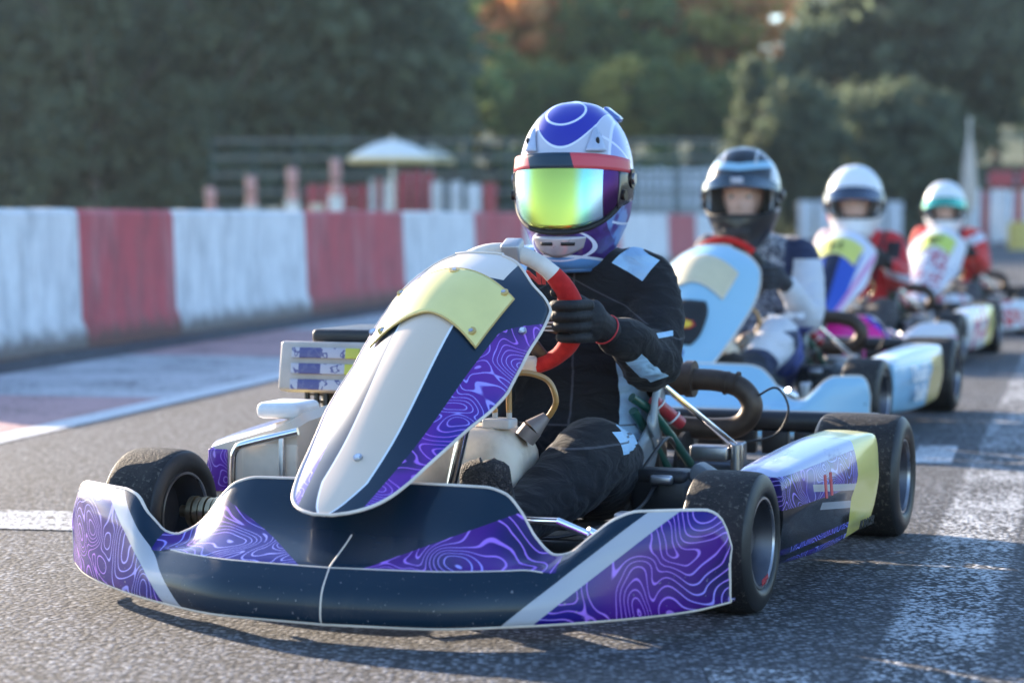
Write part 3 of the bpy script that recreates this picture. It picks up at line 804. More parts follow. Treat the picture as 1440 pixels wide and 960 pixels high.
def build_helmet(D, c, sc, kind, yaw=0.0, tilt=0.0, visor='closed'):
    na, nz = 112, 72; zs = np.r_[np.linspace(-.192, -.15, 10)[:-1], np.linspace(-.15, .15, 46)[:-1], np.linspace(.15, .187, 14)]
    azs = np.linspace(-PI, PI, na+1)[:-1]
    G = [[hp(a, z) for a in azs] for z in zs]
    mb = MB(); mb.grid(G, closed_v=True)
    keep = []; nzz = len(zs)-1
    for i in range(nzz):
        for j in range(na):
            zc = (zs[i]+zs[i+1])/2; ac = azs[j]+PI/na
            if not in_port(ac, zc): keep.append(i*na+j)
    mb.f = [mb.f[k] for k in keep]; mb.mi = [0]*len(mb.f)
    hmat = helmet_mat(kind)
    o = mb.obj('helmet', hmat, D, angle=60); o.location = c; o.scale = (sc*(.915 if kind == 'purple' else 1), sc*(.95 if kind == 'purple' else 1), sc); o.rotation_euler = (tilt, 0, yaw)
    mdf = solid(o, .018, -1)
    lin = MB(); lin.tube(port_curve(), .0075, 10, closed=True); lin.obj('port_gasket', blackm, o)
    br = MB(); ring = [hp(a, -.190, -.004) for a in np.linspace(-PI, PI, 60)[:-1]]; br.tube(ring, .007, 10, closed=True); br.obj('base_rim', plain('helmet_rim_blue', (.06, .14, .28), .4, coat=.5) if kind == 'purple' else blackm, o)
    for s in (-1, 1):
        p = MB(); cc = Vector(hp(s*R(84), .012, .004)); p.tube([(cc-Vector((s*.01, 0, 0)))[:], (cc+Vector((s*.010, 0, 0)))[:]], .022, 24)
        p.tube([(cc+Vector((s*.009, 0, 0)))[:], (cc+Vector((s*.015, 0, 0)))[:]], .013, 20, mi=1)
        c2 = Vector(hp(s*R(70), -.025, .004)); p.tube([(c2-Vector((s*.01, 0, 0)))[:], (c2+Vector((s*.012, -.004, 0)))[:]], .012, 16)
        p.obj('visor_pivot', [plain('dark_bronze', (.05, .04, .035), .3, .8), steel], o)
    def patch(name, a0, a1, zlo, zhi, off, mats, thick=.003, n=40, m=16, par=None, pwr=2.2):
        rows = []
        for j in range(m+1):
            row = []
            for i in range(n+1):
                t = -1+2*i/n; a = a0+(a1-a0)*(t+1)/2
                lo = zlo(t) if callable(zlo) else zlo; hi = zhi(t) if callable(zhi) else zhi
                row.append(hp(a, lo+(hi-lo)*j/m, off))
            rows.append(row)
        q = MB(); q.grid(rows); q = q.obj(name, mats, par or o, angle=60); solid(q, thick, 0); return q
    if visor == 'closed':
        m, T, b = newmat('mirror_visor'); P, x, y, z = coords(T)
        xx = (x + .012).abs()
        cc = mix(T, xx.ss(.046, .082), (.46, .55, .11), (.26, .60, .50)); cc = mix(T, xx.ss(.078, .104), cc, (.38, .54, .72)); cc = mix(T, x.lt(-.122), cc, (.03, .02, .05))  # view-dependent sheen of the coating painted as a fixed colour ramp
        cc = mix(T, (x).gt(.103 + 0.0), cc, (.05, .012, .09))
        setp(T, b, 'Base Color', cc); b.inputs['Metallic'].default_value = .85; b.inputs['Roughness'].default_value = .22
        v = patch('visor', -R(76), R(76), lambda t: -.100+.088*abs(t)**2.5, .046, .008, m)
        m, T, b = newmat('visor_strip_red'); P, x, y, z = coords(T)
        ed = x + z*.35
        cc = mix(T, between(ed, -.062, .052), (.60, .07, .09), (.012, .035, .06)); setp(T, b, 'Base Color', cc); gloss(b, .5, .4)
        patch('visor_strip', -R(80), R(80), lambda t: .034-.01*abs(t)**2, lambda t: .068-.014*abs(t)**2, .011, m, m=4, par=v)
        sid = plain('visor_frame_dark', (.012, .010, .016), .2, coat=.8)
        for s in (-1, 1): patch('visor_side', s*R(62), s*R(88), lambda t, s=s: -.055+.02*((t*s+1)/2), .034, .010, sid, m=6, n=12, par=v)
        # lower gasket band
        gb = MB(); gb.tube([hp(-R(80)+R(160)*i/50, -.107+.09*abs(-1+2*i/50)**2.5, .004) for i in range(51)], .0065, 8); gb.obj('visor_seal', blackm, v)
        # chin vent
        ch = patch('chin_vent', -R(34), R(34), lambda t: -.162+.022*t*t, -.116, .004, plain('vent_silver', (.34, .32, .34), .3, .3, coat=.5), m=6)
        for s in (-1, 1): patch('vent_slot', s*R(5), s*R(22), -.136, -.129, .0066, blackm, m=2, n=8, par=ch, thick=.002)
        # brow vents
        for s in (-1, 1):
            bv = MB(); rows = []
            for j in range(9):
                t = j/8; zc = .072+.052*t; wdt = R(11)*(1-t)**.7+R(1.2); ac = s*R(36+3*t)
                rows.append([hp(ac+wdt*q, zc, .004+.010*(1-q*q)*(1-.6*t)) for q in np.linspace(-1, 1, 9)])
            bv.grid(rows); bo = bv.obj('brow_vent', plain('vent_ice', (.40, .46, .60), .3, coat=.6), o); solid(bo, .003, 0)
            sl_ = MB(); sl_.ell(hp(s*R(37), .094, .013), (.005, .004, .009), n=8); sl_.obj('vent_hole', blackm, bo)
        tv = MB(); tv.box(Vector(hp(R(128), .155, .006)), (.05, .04, .014), Matrix.Rotation(R(35), 3, 'Y'), .006); tv.obj('rear_vent', plain('vent_blue', (.10, .16, .42), .3, coat=.6), o)
    else:
        vc = {'dark': (.02, .035, .05), 'white': (.01, .02, .05), 'mint': (.02, .28, .20)}[kind if kind != 'white4' else 'mint']
        m, T, b = newmat('visor_raised_'+kind); P, x, y, z = coords(T)
        cc = mix(T, x.abs().ss(.02, .11), vc, tuple(min(1, k*1.5+.03) for k in vc)); setp(T, b, 'Base Color', cc)
        b.inputs['Roughness'].default_value = .1; b.inputs['Metallic'].default_value = .4; b.inputs['Coat Weight'].default_value = 1
        lo = .012 if kind != 'dark' else .03
        v = patch('visor', -R(74), R(74), lambda t: lo-.012-.0*t+.02*(1-t*t), lambda t: .084-.045*t*t, .012, m)
        if kind == 'dark':
            bd = MB(); bd.box(Vector(hp(0, .062, .018)), (.045, .006, .022), bev=.003); bd.obj('brow_badge', plain('badge_grey', (.4, .4, .45), .4), v)
        ch = patch('chin_vent', -R(24), R(24), -.145, -.115, .004, blackp if kind == 'dark' else whitep, m=4)
    return o

# ------------------------------------------------------------------ drivers
def limb(mb, pts, rad, n=16, flat=None, sub=6):
    """tapering limb along joints"""
    P = catmull(pts, sub); q = np.linspace(0, len(pts)-1, len(P)); r = np.interp(q, range(len(pts)), rad)
    mb.tube(P, list(r), n, flat=flat); mb.ell(pts[0], (rad[0],)*3, n=8); mb.ell(pts[-1], (rad[-1],)*3, n=8)
def suit_mat(kind):
    m, T, b = newmat('race_suit_'+kind); P, x, y, z = coords(T)
    def box(c, h, ang=0.0):
        ca, sa = math.cos(ang), math.sin(ang)
        dx = x-c[0]; dz = z-c[1]
        a = (dx*ca+dz*sa).abs().lt(h[0]); bb = (dz*ca-dx*sa).abs().lt(h[1])
        return a*bb
    if kind == 'black':
        base = (.0045, .0045, .0062); LB = (.36, .55, .72)
        c = col(T, base)
        arm = y.gt(.70)
        c = mix(T, box((.150, .630), (.042, .026), -.5)*arm, c, LB)
        c = mix(T, box((.088, .665), (.004, .035), -1.0)*arm, c, (.5, .55, .65))
        c = mix(T, box((-.165, .64), (.06, .04))*arm, c, LB)
        c = mix(T, between(y, .52, .66)*box((.235, .425), (.020, .05), .35), c, LB)
        c = mix(T, between(y, .60, .72)*box((.235, .47), (.03, .006), .2), c, LB)
        c = mix(T, y.gt(.62)*box((.145, .33), (.022, .10), .10), c, LB)
        c = mix(T, (between(y, .36, .64)*box((.225, .268), (.055, .022), -.1) + between(y, .30, .50)*box((.186, .205), (.012, .055), .1)).sat(), c, LB)
        seam = (between((x - .02).abs(), .0, .0025)*z.gt(.25)*y.lt(.83) + between((z - .265).abs(), .0, .002) + between((z - .60 + x.abs()*.5).abs(), .0, .0015)*y.gt(.7)).sat()
        c = mix(T, seam*.8, c, (.07, .07, .08))
        sh, rough = .05, .92
    elif kind == 'grey':
        NV = (.012, .02, .06)
        pt = noise(T, P, 60, 2); c = mix(T, between(pt, .46, .6), (.42, .43, .47), (.04, .045, .07))
        c = mix(T, x.abs().gt(.12)*z.gt(.45), c, NV)
        sleeve = x.abs().gt(.155)*z.lt(.575)*z.gt(.30)
        c = mix(T, sleeve, c, (.55, .56, .60))
        leg = y.lt(.66)*z.lt(.33)
        c = mix(T, leg, c, (.02, .045, .30))
        c = mix(T, leg*y.lt(.40), c, NV)
        c = mix(T, leg*between(y + z, .42, .62), c, (.58, .58, .62))
        c = mix(T, leg*y.lt(.12), c, (.012, .016, .03))
        sh, rough = .2, .8
    elif kind == 'red':
        c = mix(T, between(x, .14, .22)*between(z, .43, .60), (.50, .015, .022), (.012, .01, .014))
        c = mix(T, between(x - z*.2, -.01, .012)*z.gt(.3), c, (.02, .01, .015))
        c = mix(T, between(z + x*.4, .49, .535)*x.abs().gt(.16), c, (.5, .52, .65))
        c = mix(T, x.lt(-.1)*z.gt(.52), c, (.6, .5, .5))
        c = mix(T, (y.lt(.6)*z.lt(.32)), c, (.012, .012, .016))
        sh, rough = .2, .75
    else:
        c = mix(T, between(x.abs(), .0, .09), (.60, .03, .025), (.015, .02, .05))
        c = mix(T, between(z - x*.5, .46, .53)*x.gt(.1), c, (.62, .65, .72))
        c = mix(T, (y.lt(.6)*z.lt(.32)), c, (.02, .02, .03))
        sh, rough = .2, .75
    wv = noise(T, scale(T, P, (1, 1, 2.2)), 13, 3, .55, 1.2)
    fine = noise(T, P, 500, 2)
    setp(T, b, 'Base Color', c); b.inputs['Roughness'].default_value = rough
    b.inputs['Sheen Weight'].default_value = sh; b.inputs['Sheen Roughness'].default_value = .4
    setp(T, b, 'Normal', bump(T, wv + fine*.03, .4, .03)); return m
glovem = None
def build_hand(D, wrist, grip, s, mat, accent=None):
    """left hand s=+1 / right hand s=-1 closed round the rim near grip point"""
    wrist = Vector(wrist); grip = Vector(grip)
    mb = MB()
    # rim tangent at the grip: almost vertical along the wheel's up axis; palm lies on the outer/rear side of the rim
    up = Vector((0, -.41, .91)).normalized(); out = Vector((s, .25, 0)).normalized(); fwd = Vector((-.2*s, -1, .0)).normalized()
    palm = grip+out*.030+Vector((0, .030, 0))
    mb.ell(palm, (.030, .034, .044), n=12)
    limb(mb, [wrist, wrist.lerp(palm, .6), palm], [.031, .031, .034], sub=4)
    # fingers wrap over the front of the rim and back to the driver's side
    for k in range(4):
        o = up*(.037-.0248*k); ln = [.93, 1.0, .97, .82][k]
        a = palm+o+out*.004+fwd*.016
        b = grip+o+out*.024*ln+fwd*.034
        c = grip+o-out*.010*ln+fwd*.040*ln
        d = grip+o-out*.032*ln+fwd*.014
        e = grip+o-out*.026*ln-fwd*.004
        limb(mb, [a, b, c, d, e], [.0122, .0116, .0110, .0104, .0092], n=12, sub=4)
    a = palm+up*.022-fwd*.006; b = grip+up*.045+out*.008-fwd*.022; c = grip+up*.058-out*.016-fwd*.014; d = grip+up*.066-out*.032-fwd*.002
    limb(mb, [a, b, c, d], [.015, .0135, .0125, .0105], n=12, sub=4)
    o = mb.obj('glove', mat, D)
    r = o.modifiers.new('r', 'REMESH'); r.mode = 'VOXEL'; r.voxel_size = .0022; r.use_smooth_shade = True
    sm = o.modifiers.new('s', 'SMOOTH'); sm.iterations = 2; sm.factor = .5
    bake(o)
    if accent is not None:
        c = MB(); ax = (wrist-palm).normalized(); p = wrist.lerp(palm, .45)
        for q in (0,):
            ring = [(p+ax*q+Matrix.Rotation(2*PI*k/24, 3, ax) @ (ax.orthogonal().normalized()*.0325))[:] for k in range(24)]
            c.tube(ring, .0018, 6, closed=True)
        c.obj('cuff_piping', accent, o)
    return o
def build_driver(name, kind, hkind, loc, yaw, label, hc, hs, hyaw, visor, glove, accent=None, vox=.009, lean=0.0, boot=None, kz=.235, elz=.415):
    D = empty(name, loc, yaw, label=label, cat='person')
    mb = MB(); L = lean
    # torso: stacked ellipses
    secs = [(.0, .80, .10, .165, .12), (.0, .80, .17, .175, .13), (.005, .84, .26, .160, .115), (.01, .87, .36, .158, .112), (.01+L, .875, .46, .172, .118), (.01+L, .87, .54, .178, .112), (.01+L, .86, .60, .158, .094), (.01+L, .85, .638, .105, .076), (.01+L, .83, .67, .058, .06)]
    G = []
    zz = np.linspace(0, len(secs)-1, 40); A = np.array(secs)
    for q in zz:
        i = range(len(secs)); cx, cy, cz, rx, ry = [float(pchip(q, list(i), A[:, k])) for k in range(5)]
        G.append([(cx+rx*math.copysign(abs(math.cos(a))**.85, math.cos(a)), cy+ry*math.copysign(abs(math.sin(a))**.85, math.sin(a)), cz) for a in np.linspace(0, 2*PI, 41)[:-1]])
    mb.grid(G, closed_v=True); n = 40
    mb.f.append(tuple(range(n))); mb.mi.append(0); mb.f.append(tuple(39*n+k for k in range(n))); mb.mi.append(0)
    gl = []
    for s in (1, -1):
        sh = (s*(.150 if s > 0 else .178)+L+.0, .86, .588 if s > 0 else .600); el = (s*.216+L*.5+.0, .705, elz); mid = (s*.196+L*.7, .80, .50)
        wr = (s*.195+.008, .485, .478); grip = (s*.142+.005, .378, .515)
        limb(mb, [(s*.09+L, .86, .585), sh, mid, el], [.06, .068, .063, .057], n=20)
        limb(mb, [el, (s*.215+.005, .62, elz+.02), (s*.21+.005, .53, .468-(.415-elz)*.5), wr], [.057, .051, .042, .036], n=20)
        # leg
        hip = (s*.09, .72, .155); kn = (s*.185, .385, kz); an = (s*.145, .0, .135)
        limb(mb, [hip, (s*.135, .56, kz-.04), kn], [.098, .094, .076], n=20)
        limb(mb, [kn, (s*.175, .27, kz-.035), (s*.16, .12, kz*.5+.045), an], [.076, .072, .056, .043], n=20)
        gl.append((wr, grip, s))
    # neck, head with face
    h = Vector(hc); f = Matrix.Rotation(hyaw, 3, 'Z')
    mb.tube([(.01+L, .845, .64), (h-Vector((0, 0, .10)))[:]], .058, 16)
    mb.ell(h+f @ Vector((0, .0, .02)), (.076*hs, .095*hs, .11*hs), n=16)
    mb.ell(h+f @ Vector((0, -.035, -.045)), (.056*hs, .062*hs, .065*hs), n=12)
    mb.ell(h+f @ Vector((0, -.088, -.022))*hs, (.012, .020, .022), n=8)      # nose
    mb.ell(h+f @ Vector((0, -.078, .022))*hs, (.05, .018, .010), n=8)       # brow
    for s in (-1, 1): mb.ell(h+f @ Vector((s*.034, -.070, -.025))*hs, (.022, .02, .02), n=8)
    o = mb.obj('body', [suit_mat(kind), skinm], D)
    r = o.modifiers.new('r', 'REMESH'); r.mode = 'VOXEL'; r.voxel_size = vox; r.use_smooth_shade = True
    sm = o.modifiers.new('s', 'SMOOTH'); sm.iterations = 5; sm.factor = .5
    bake(o)
    me = o.data; nv = len(me.vertices); co = np.zeros(nv*3); me.vertices.foreach_get('co', co); co = co.reshape(-1, 3)
    nm = np.zeros(nv*3); me.vertices.foreach_get('normal', nm); nm = nm.reshape(-1, 3)
    for i in range(nv):       # cloth folds
        p = co[i]
        if p[2] < .66:
            k = mnoise.noise(Vector((p[0]*9, p[1]*9, p[2]*20)))*.5+mnoise.noise(Vector((p[0]*22+3, p[1]*26, p[2]*34)))*.3
            jf = 1.0+1.4*math.exp(-((p[2]-.41)**2+(p[1]-.69)**2)/.006)+1.2*math.exp(-((p[2]-.22)**2+(p[1]-.62)**2)/.008)
            co[i] = p+nm[i]*(.0075*jf*(1-abs(k)*2.6))
    me.vertices.foreach_set('co', co.ravel())
    if len(me.materials) < 2:
        me.materials.clear(); me.materials.append(suit_mat(kind)); me.materials.append(skinm)
    for p in me.polygons:
        p.use_smooth = True; p.material_index = 1 if p.center.z > .665 else 0
    me.update()
    for s in (-1, 1):
        e = MB(); e.ell(h+f @ Vector((s*.030, -.083, .004))*hs, (.013, .007, .0065), n=8); eo = e.obj('eye', plain('eye_white', (.6, .58, .56), .3), D)
        e = MB(); e.ell(h+f @ Vector((s*.030, -.0895, .004))*hs, (.005, .003, .005), n=8); e.obj('iris', blackm, eo)
    build_helmet(D, hc, hs, hkind, yaw=hyaw, visor=visor)
    for wr, g, s in gl: build_hand(D, wr, g, s, glove, accent)
    for s in (-1, 1):
        b = MB(); a = Vector((s*.145, -.01, .13))
        limb(b, [a+Vector((0, .02, .01)), a+Vector((0, -.035, -.005))], [.047, .045], n=14, sub=3)
        limb(b, [a+Vector((0, -.04, -.015)), a+Vector((-.0, -.072, .045)), a+Vector((-.0, -.092, .112))], [.042, .043, .036], n=14, sub=4)
        bo = b.obj('shoe', boot or blackm, D); r = bo.modifiers.new('r', 'REMESH'); r.mode = 'VOXEL'; r.voxel_size = .005; r.use_smooth_shade = True
        sm = bo.modifiers.new('s', 'SMOOTH'); sm.iterations = 3; sm.factor = .5; bake(bo)
        sl_ = MB(); pts = [a+Vector((0, -.085, -.02)), a+Vector((0, -.105, .04)), a+Vector((0, -.128, .115)), a+Vector((0, -.125, .142))]
        G = []
        for i, p in enumerate(catmull(pts, 6)):
            t = i/18; wd = .030+.012*math.sin(t*PI)*1.0+.004*t; wd *= max(.25, (1-max(0, t-.86)/.16))
            G.append([(p[0]+wd*math.sin(q), p[1]-.004*math.cos(q)+.010*math.sin(q)**2, p[2]) for q in np.linspace(-PI/2, PI/2, 11)])
        sl_.grid(G); so_ = sl_.obj('sole', sole_m, bo); solid(so_, .012, 1)
    return D
def make_sole():
    m, T, b = newmat('shoe_sole'); P, x, y, z = coords(T)
    v = voro(T, P, 260); setp(T, b, 'Base Color', mix(T, noise(T, P, 120, 5, .8).ss(.5, .7), (.02, .018, .02), (.16, .13, .115)))
    b.inputs['Roughness'].default_value = .8; setp(T, b, 'Normal', bump(T, v, 1.0, .003)); return m
sole_m = make_sole()
gblack = plain('glove_black', (.008, .008, .010), .7, bmp=.5, bsc=180)
gred = plain('cuff_red', (.5, .03, .04), .6)

# ------------------------------------------------------------------ ground
def asphalt_nodes(T, b, P, paint=None, tint=1.0, em=None):
    v = voro(T, P, 98, out=1); sp = T.n.new('ShaderNodeSeparateXYZ'); T.l.new(v.s, sp.inputs[0]); rnd = E(T, sp.outputs[0])
    d = voro(T, P, 98); big = noise(T, P, .9, 5, .6); mid = noise(T, P, 7, 4, .6)
    st = mix(T, rnd.pow(2.2), (.034*tint, .036*tint, .040*tint), (.29*tint, .30*tint, .325*tint))
    st = mix(T, d.ss(.35, .75)*.8, st, (.012, .012, .014))
    st = mix(T, big.ss(.35, .7)*.35, st, (.085, .08, .075))
    st = mix(T, mid.ss(.5, .8)*.3, st, (.03, .03, .034))
    h = (1.0 - d)*.7 + rnd*.6
    lng = noise(T, scale(T, P, (1.0, .12, 1.0)), 3.2, 5, .6)
    st = mix(T, lng.ss(.52, .70)*.45, st, (.022, .022, .025))
    if paint is not None:
        pc, wear = paint
        n = noise(T, P, 2.2, 6, .7); n2 = noise(T, P, 45, 4, .7)
        f = ((1.0 - d)*.45 + rnd*.25 + n*.9 + n2*.6 - wear).ss(.02, .35)
        if em is not None: f = f*em
        st = mix(T, f*.9, st, pc)
    setp(T, b, 'Base Color', st); b.inputs['Roughness'].default_value = .85; b.inputs['Specular IOR Level'].default_value = .3
    setp(T, b, 'Normal', bump(T, h, .8, .005))
gm, T, b = newmat('asphalt'); P, x, y, z = coords(T); asphalt_nodes(T, b, P)
def sheet(name, pts, zz, mat, kind='structure', parent=None):
    me = bpy.data.meshes.new(name); me.from_pydata([(p[0], p[1], zz) for p in pts], [], [tuple(range(len(pts)))])
    me.materials.append(mat); o = bpy.data.objects.new(name, me); COL.objects.link(o)
    if kind: o['kind'] = kind
    if parent: o.parent = parent
    return o
# terrain: one sheet to the horizon, flat at the track, rising to an embankment and wooded hill
gt, T, b = newmat('grass_ground'); P, x, y, z = coords(T)
setp(T, b, 'Base Color', mix(T, noise(T, P, .6, 6, .7).ss(.3, .7), (.035, .06, .02), (.09, .10, .04))); b.inputs['Roughness'].default_value = .9
setp(T, b, 'Normal', bump(T, noise(T, P, 8, 5), 1.0, .1))
def hill(x, y):
    d = y + .12*x
    h = 2.2*min(1, max(0, (d-72)/9))**1.0
    h += 6.5*(1/(1+math.exp(-(d-135)/18)))*(.7+.3*math.sin(x*.03+1)) + 4*(1/(1+math.exp(-(d-320)/60)))
    return h if d > 72 else 0.0
G = []
xs_ = np.r_[np.linspace(-900, -90, 10), np.linspace(-80, 120, 61), np.linspace(130, 900, 10)]
ys_ = np.r_[[-60, 0, 40, 60, 70, 72], np.linspace(74, 160, 30), np.linspace(170, 500, 20), [800, 1500]]
for yy in ys_: G.append([(xx, yy, hill(xx, yy)-.012) for xx in xs_])
mb = MB(); mb.grid(G); o = mb.obj('terrain', gt); o['kind'] = 'structure'
TA = R(12.0)
tdir = np.array([math.sin(TA), math.cos(TA)]); tn = np.array([math.cos(TA), -math.sin(TA)])
def trk(s, t):      # s: across to the right from the wall foot line, t: along
    p = np.array([-2.63, 11.5])+tn*s+tdir*t; return (float(p[0]), float(p[1]))
sheet('race_track', [trk(-1.6, -40), trk(30, -40), trk(34, 62), trk(-1.6, 62)], 0.0, gm)
def paintmat(name, c, wear, edge=None):
    m, T, b = newmat(name); P, x, y, z = coords(T)
    asphalt_nodes(T, b, P, (c, wear), 1.0, edge(T, P, x, y) if edge else None); return m
g0, g1 = np.array([.60, 3.54]), np.array([1.45, 6.84]); gd = (g1-g0)/np.linalg.norm(g1-g0); gn = np.array([gd[1], -gd[0]])
def long_edge(T, P, x, y):
    q = (x - float(g0[0]))*float(gn[0]) + (y - float(g0[1]))*float(gn[1]) + (noise(T, P, 14, 5, .7) - .5)*.05
    return (q + .04).ss(.0, .02)*(1.0 - (q - .135).ss(.0, .025))
long_line = paintmat('worn_long_line_paint', (.55, .56, .57), .97, long_edge)
box_line = paintmat('very_worn_white_paint', (.55, .56, .57), 1.02)
white_line = paintmat('worn_white_paint', (.55, .56, .57), .84); kerbw = paintmat('kerb_white_paint', (.54, .53, .54), .80)
kerbr = paintmat('kerb_red_paint', (.50, .30, .29), .76); edge_w = paintmat('edge_line_paint', (.66, .66, .66), .62)
# kerb painted flat beside the barrier, then the edge line.  world points from the photograph's ground plane
def W(a, b_): return (a, b_)
k0, k1 = np.array([-1.72, 7.5]), np.array([-.98, 11.0])
kd = (k1-k0)/np.linalg.norm(k1-k0); kn = np.array([kd[1], -kd[0]])
def kp(s, t): p = k0+kd*t+kn*s; return (float(p[0]), float(p[1]))
tt = [-8, -5.4, -2.7, 1.55, 4.2, 6.9, 9.6, 12.3, 15, 18, 21, 24, 27, 30]
for i in range(len(tt)-1):
    sheet('kerb_paint', [kp(-1.22, tt[i]), kp(0, tt[i]), kp(0, tt[i+1]), kp(-1.22, tt[i+1])], .0015, kerbr if i % 2 == 0 else kerbw)
sheet('edge_line', [kp(.0, -8), kp(.13, -8), kp(.13, 40), kp(.0, 40)], .003, edge_w)
# right-hand long line and grid box marks
g0, g1 = np.array([.60, 3.54]), np.array([1.45, 6.84]); gd = (g1-g0)/np.linalg.norm(g1-g0); gn = np.array([gd[1], -gd[0]])
def gp(s, t): p = g0+gd*t+gn*s; return (float(p[0]), float(p[1]))
sheet('grid_line', [gp(-.12, -3), gp(.23, -3), gp(.23, 30), gp(-.12, 30)], .0015, long_line)
sheet('grid_box_line', [(.31, 3.60), (.49, 3.57), (.49, 3.44), (.31, 3.47)], .0030, box_line)
sheet('grid_box_line', [(.95, 6.65), (1.30, 6.60), (1.42, 7.1), (1.30, 7.12), (1.22, 6.78), (.95, 6.83)], .0030, white_line)
sheet('grid_box_line', [(-1.6, 5.28), (-.55, 5.10), (-.55, 5.42), (-1.6, 5.6)], .0030, white_line)

# ------------------------------------------------------------------ barrier wall
def wallmat(name, ca, cb):
    m, T, b = newmat(name); P, x, y, z = coords(T, 'Object')
    st = noise(T, scale(T, P, (1, 1, .35)), 7, 6, .7); bl = noise(T, P, 2.5, 4)
    c = mix(T, st.ss(.40, .66)*.8, ca, tuple(k*.85 for k in cb))
    c = mix(T, bl.ss(.5, .75)*.3, c, cb)
    c = mix(T, noise(T, scale(T, P, (1, 1, .25)), 3.5, 6, .7).ss(.48, .72)*.45, c, tuple(min(.7, k*.6+.22) for k in ca))
    c = mix(T, noise(T, scale(T, P, (1, 1, .12)), 11, 5, .7).ss(.58, .75)*.5, c, (.20, .15, .13))
    dirt = (1.0 - (z + noise(T, P, 9, 4)*.16).ss(.11, .24))
    c = mix(T, dirt*.85, c, (.09, .06, .045))
    c = mix(T, noise(T, P, 16, 5, .75).ss(.60, .70)*.6, c, (.17, .15, .14))
    setp(T, b, 'Base Color', c); b.inputs['Roughness'].default_value = .7
    setp(T, b, 'Normal', bump(T, noise(T, P, 18, 5), .5, .02)); return m
wr_, ww_ = wallmat('barrier_red', (.50, .07, .085), (.30, .06, .07)), wallmat('barrier_white', (.74, .74, .75), (.5, .5, .52))
bnd = [9.6, 10.9, 12.54, 14.0, 16.7, 19.5, 22.2, 24.6, 27.6, 31.0, 35.6, 39.0, 43.5]
words = ['nearest', 'second', 'third', 'fourth', 'fifth', 'sixth', 'seventh', 'eighth', 'ninth', 'tenth', 'eleventh', 'twelfth']
for i in range(len(bnd)-1):
    dA, dB = bnd[i], bnd[i+1]
    t0 = (dA-11.5)/.978; t1 = (dB-11.5)/.978
    L = t1-t0; red = i % 2 == 1
    mb = MB(); H = .775; n = 14; G = []
    for k in range(n+1):
        q = k/n*L; jt = .006*mnoise.noise(Vector((q*3+i*7, 0, 1))); e = .004 if 0 < k < n else .0
        prof = [(-.30, 0.0), (.035, 0.0), (.03, .10), (0.0, .16), (-.02, H-.03), (-.04, H), (-.20, H), (-.22, H-.03), (-.30, .1)]
        G.append([(px_, q, pz_+jt) for px_, pz_ in prof])
    mb.grid(G, closed_v=True); m_ = len(G[0])
    mb.f.append(tuple(range(m_))); mb.mi.append(0); mb.f.append(tuple(n*m_+k for k in range(m_))); mb.mi.append(0)
    for j in range(len(mb.v)):
        if abs(mb.v[j][1]) < 1e-6: mb.v[j] = (mb.v[j][0], .006, mb.v[j][2])
    o = mb.obj('barrier_block', wr_ if red else ww_, angle=30)
    a = trk(0, t0); o.location = (a[0], a[1], 0); o.rotation_euler = (0, 0, -TA)
    c = 'red' if red else 'white'
    place = {0: 'white block of the trackside barrier at its near end, cut by the left edge', 1: 'white block of the trackside barrier filling the left edge of the photo',
             2: 'red block of the trackside barrier nearest the left edge', 3: 'long white block of the trackside barrier left of the engine', 4: 'red block of the trackside barrier behind the engine air box',
             5: 'white block of the trackside barrier left of the steering fairing top', 6: 'red block of the trackside barrier just left of the purple helmet'}
    lab = place.get(i, f'{c} painted barrier block, {words[i]} along the trackside wall')
    if i == 0: lab = 'red block of the trackside barrier at its near end'
    tag(o, lab, 'barrier', 'painted blocks of the trackside barrier')
    if i in (1, 3, 5): o.data.materials[0] = ww_
    if i in (0, 2, 4, 6): o.data.materials[0] = wr_
    if i > 6:
        o.data.materials[0] = ww_ if i % 2 else wr_
        o['label'] = f"{'white' if i % 2 else 'red'} painted barrier block, {words[i]} along the trackside wall"

def dirt_edge(T, P, x, y):
    q = (x + 2.63)*float(tn[0]) + (y - 11.5)*float(tn[1])
    return (1.0 - (q + (noise(T, P, 3.5, 6, .75) - .5)*.5).ss(.05, .16))
dm = paintmat('barrier_foot_dirt', (.22, .13, .085), .1, dirt_edge)
sheet('dirt_strip', [trk(-.25, -12), trk(.5, -12), trk(.5, 30), trk(-.25, 30)], .0045, dm)
# ------------------------------------------------------------------ far things
def place(px, py_ground_depth, z=0): return ((px-720)/F*py_ground_depth, py_ground_depth, z)
# white-topped marker stacks beyond the wall
mk_red = plain('marker_red', (.42, .05, .05), .6); mk_w = plain('marker_white', (.68, .66, .62), .6); mk_y = plain('marker_yellow', (.6, .45, .12), .6)
def marker(px, d, h, lab):
    e = empty('marker_post', place(px, d), 0, label=lab, cat='marker post', group='red and white marker posts beyond the barrier')
    a = MB(); a.box((0, 0, h*.30), (.26, .12, h*.60), bev=.03); a.obj('base', mk_w, e)
    a = MB(); a.tube([(.02, 0, h*.58), (0, 0, h*.72)], [.10, .09], 12); a.box((0, 0, h*.84), (.19, .10, h*.2), bev=.05); a.obj('top', plain('marker_faded_red', (.50, .27, .25), .7), e)
    a = MB(); a.box((-.36, .05, h*.28), (.26, .1, h*.46), bev=.04); a.obj('side_drum', plain('marker_tan', (.55, .48, .36), .7), e)
    a = MB(); a.box((.30, .05, h*.24), (.18, .1, h*.40), bev=.04); a.obj('side_board', mk_w, e)
for px, h, lab in ((297, 1.36, 'small red-topped marker post farthest left above the barrier'), (354, 1.58, 'red-topped marker post second from the left above the barrier'),
                   (412, 1.76, 'red-topped marker post third from the left above the barrier'), (473, 1.92, 'tallest red-topped marker post, left of the parasol')):
    marker(px, 42, h, lab)
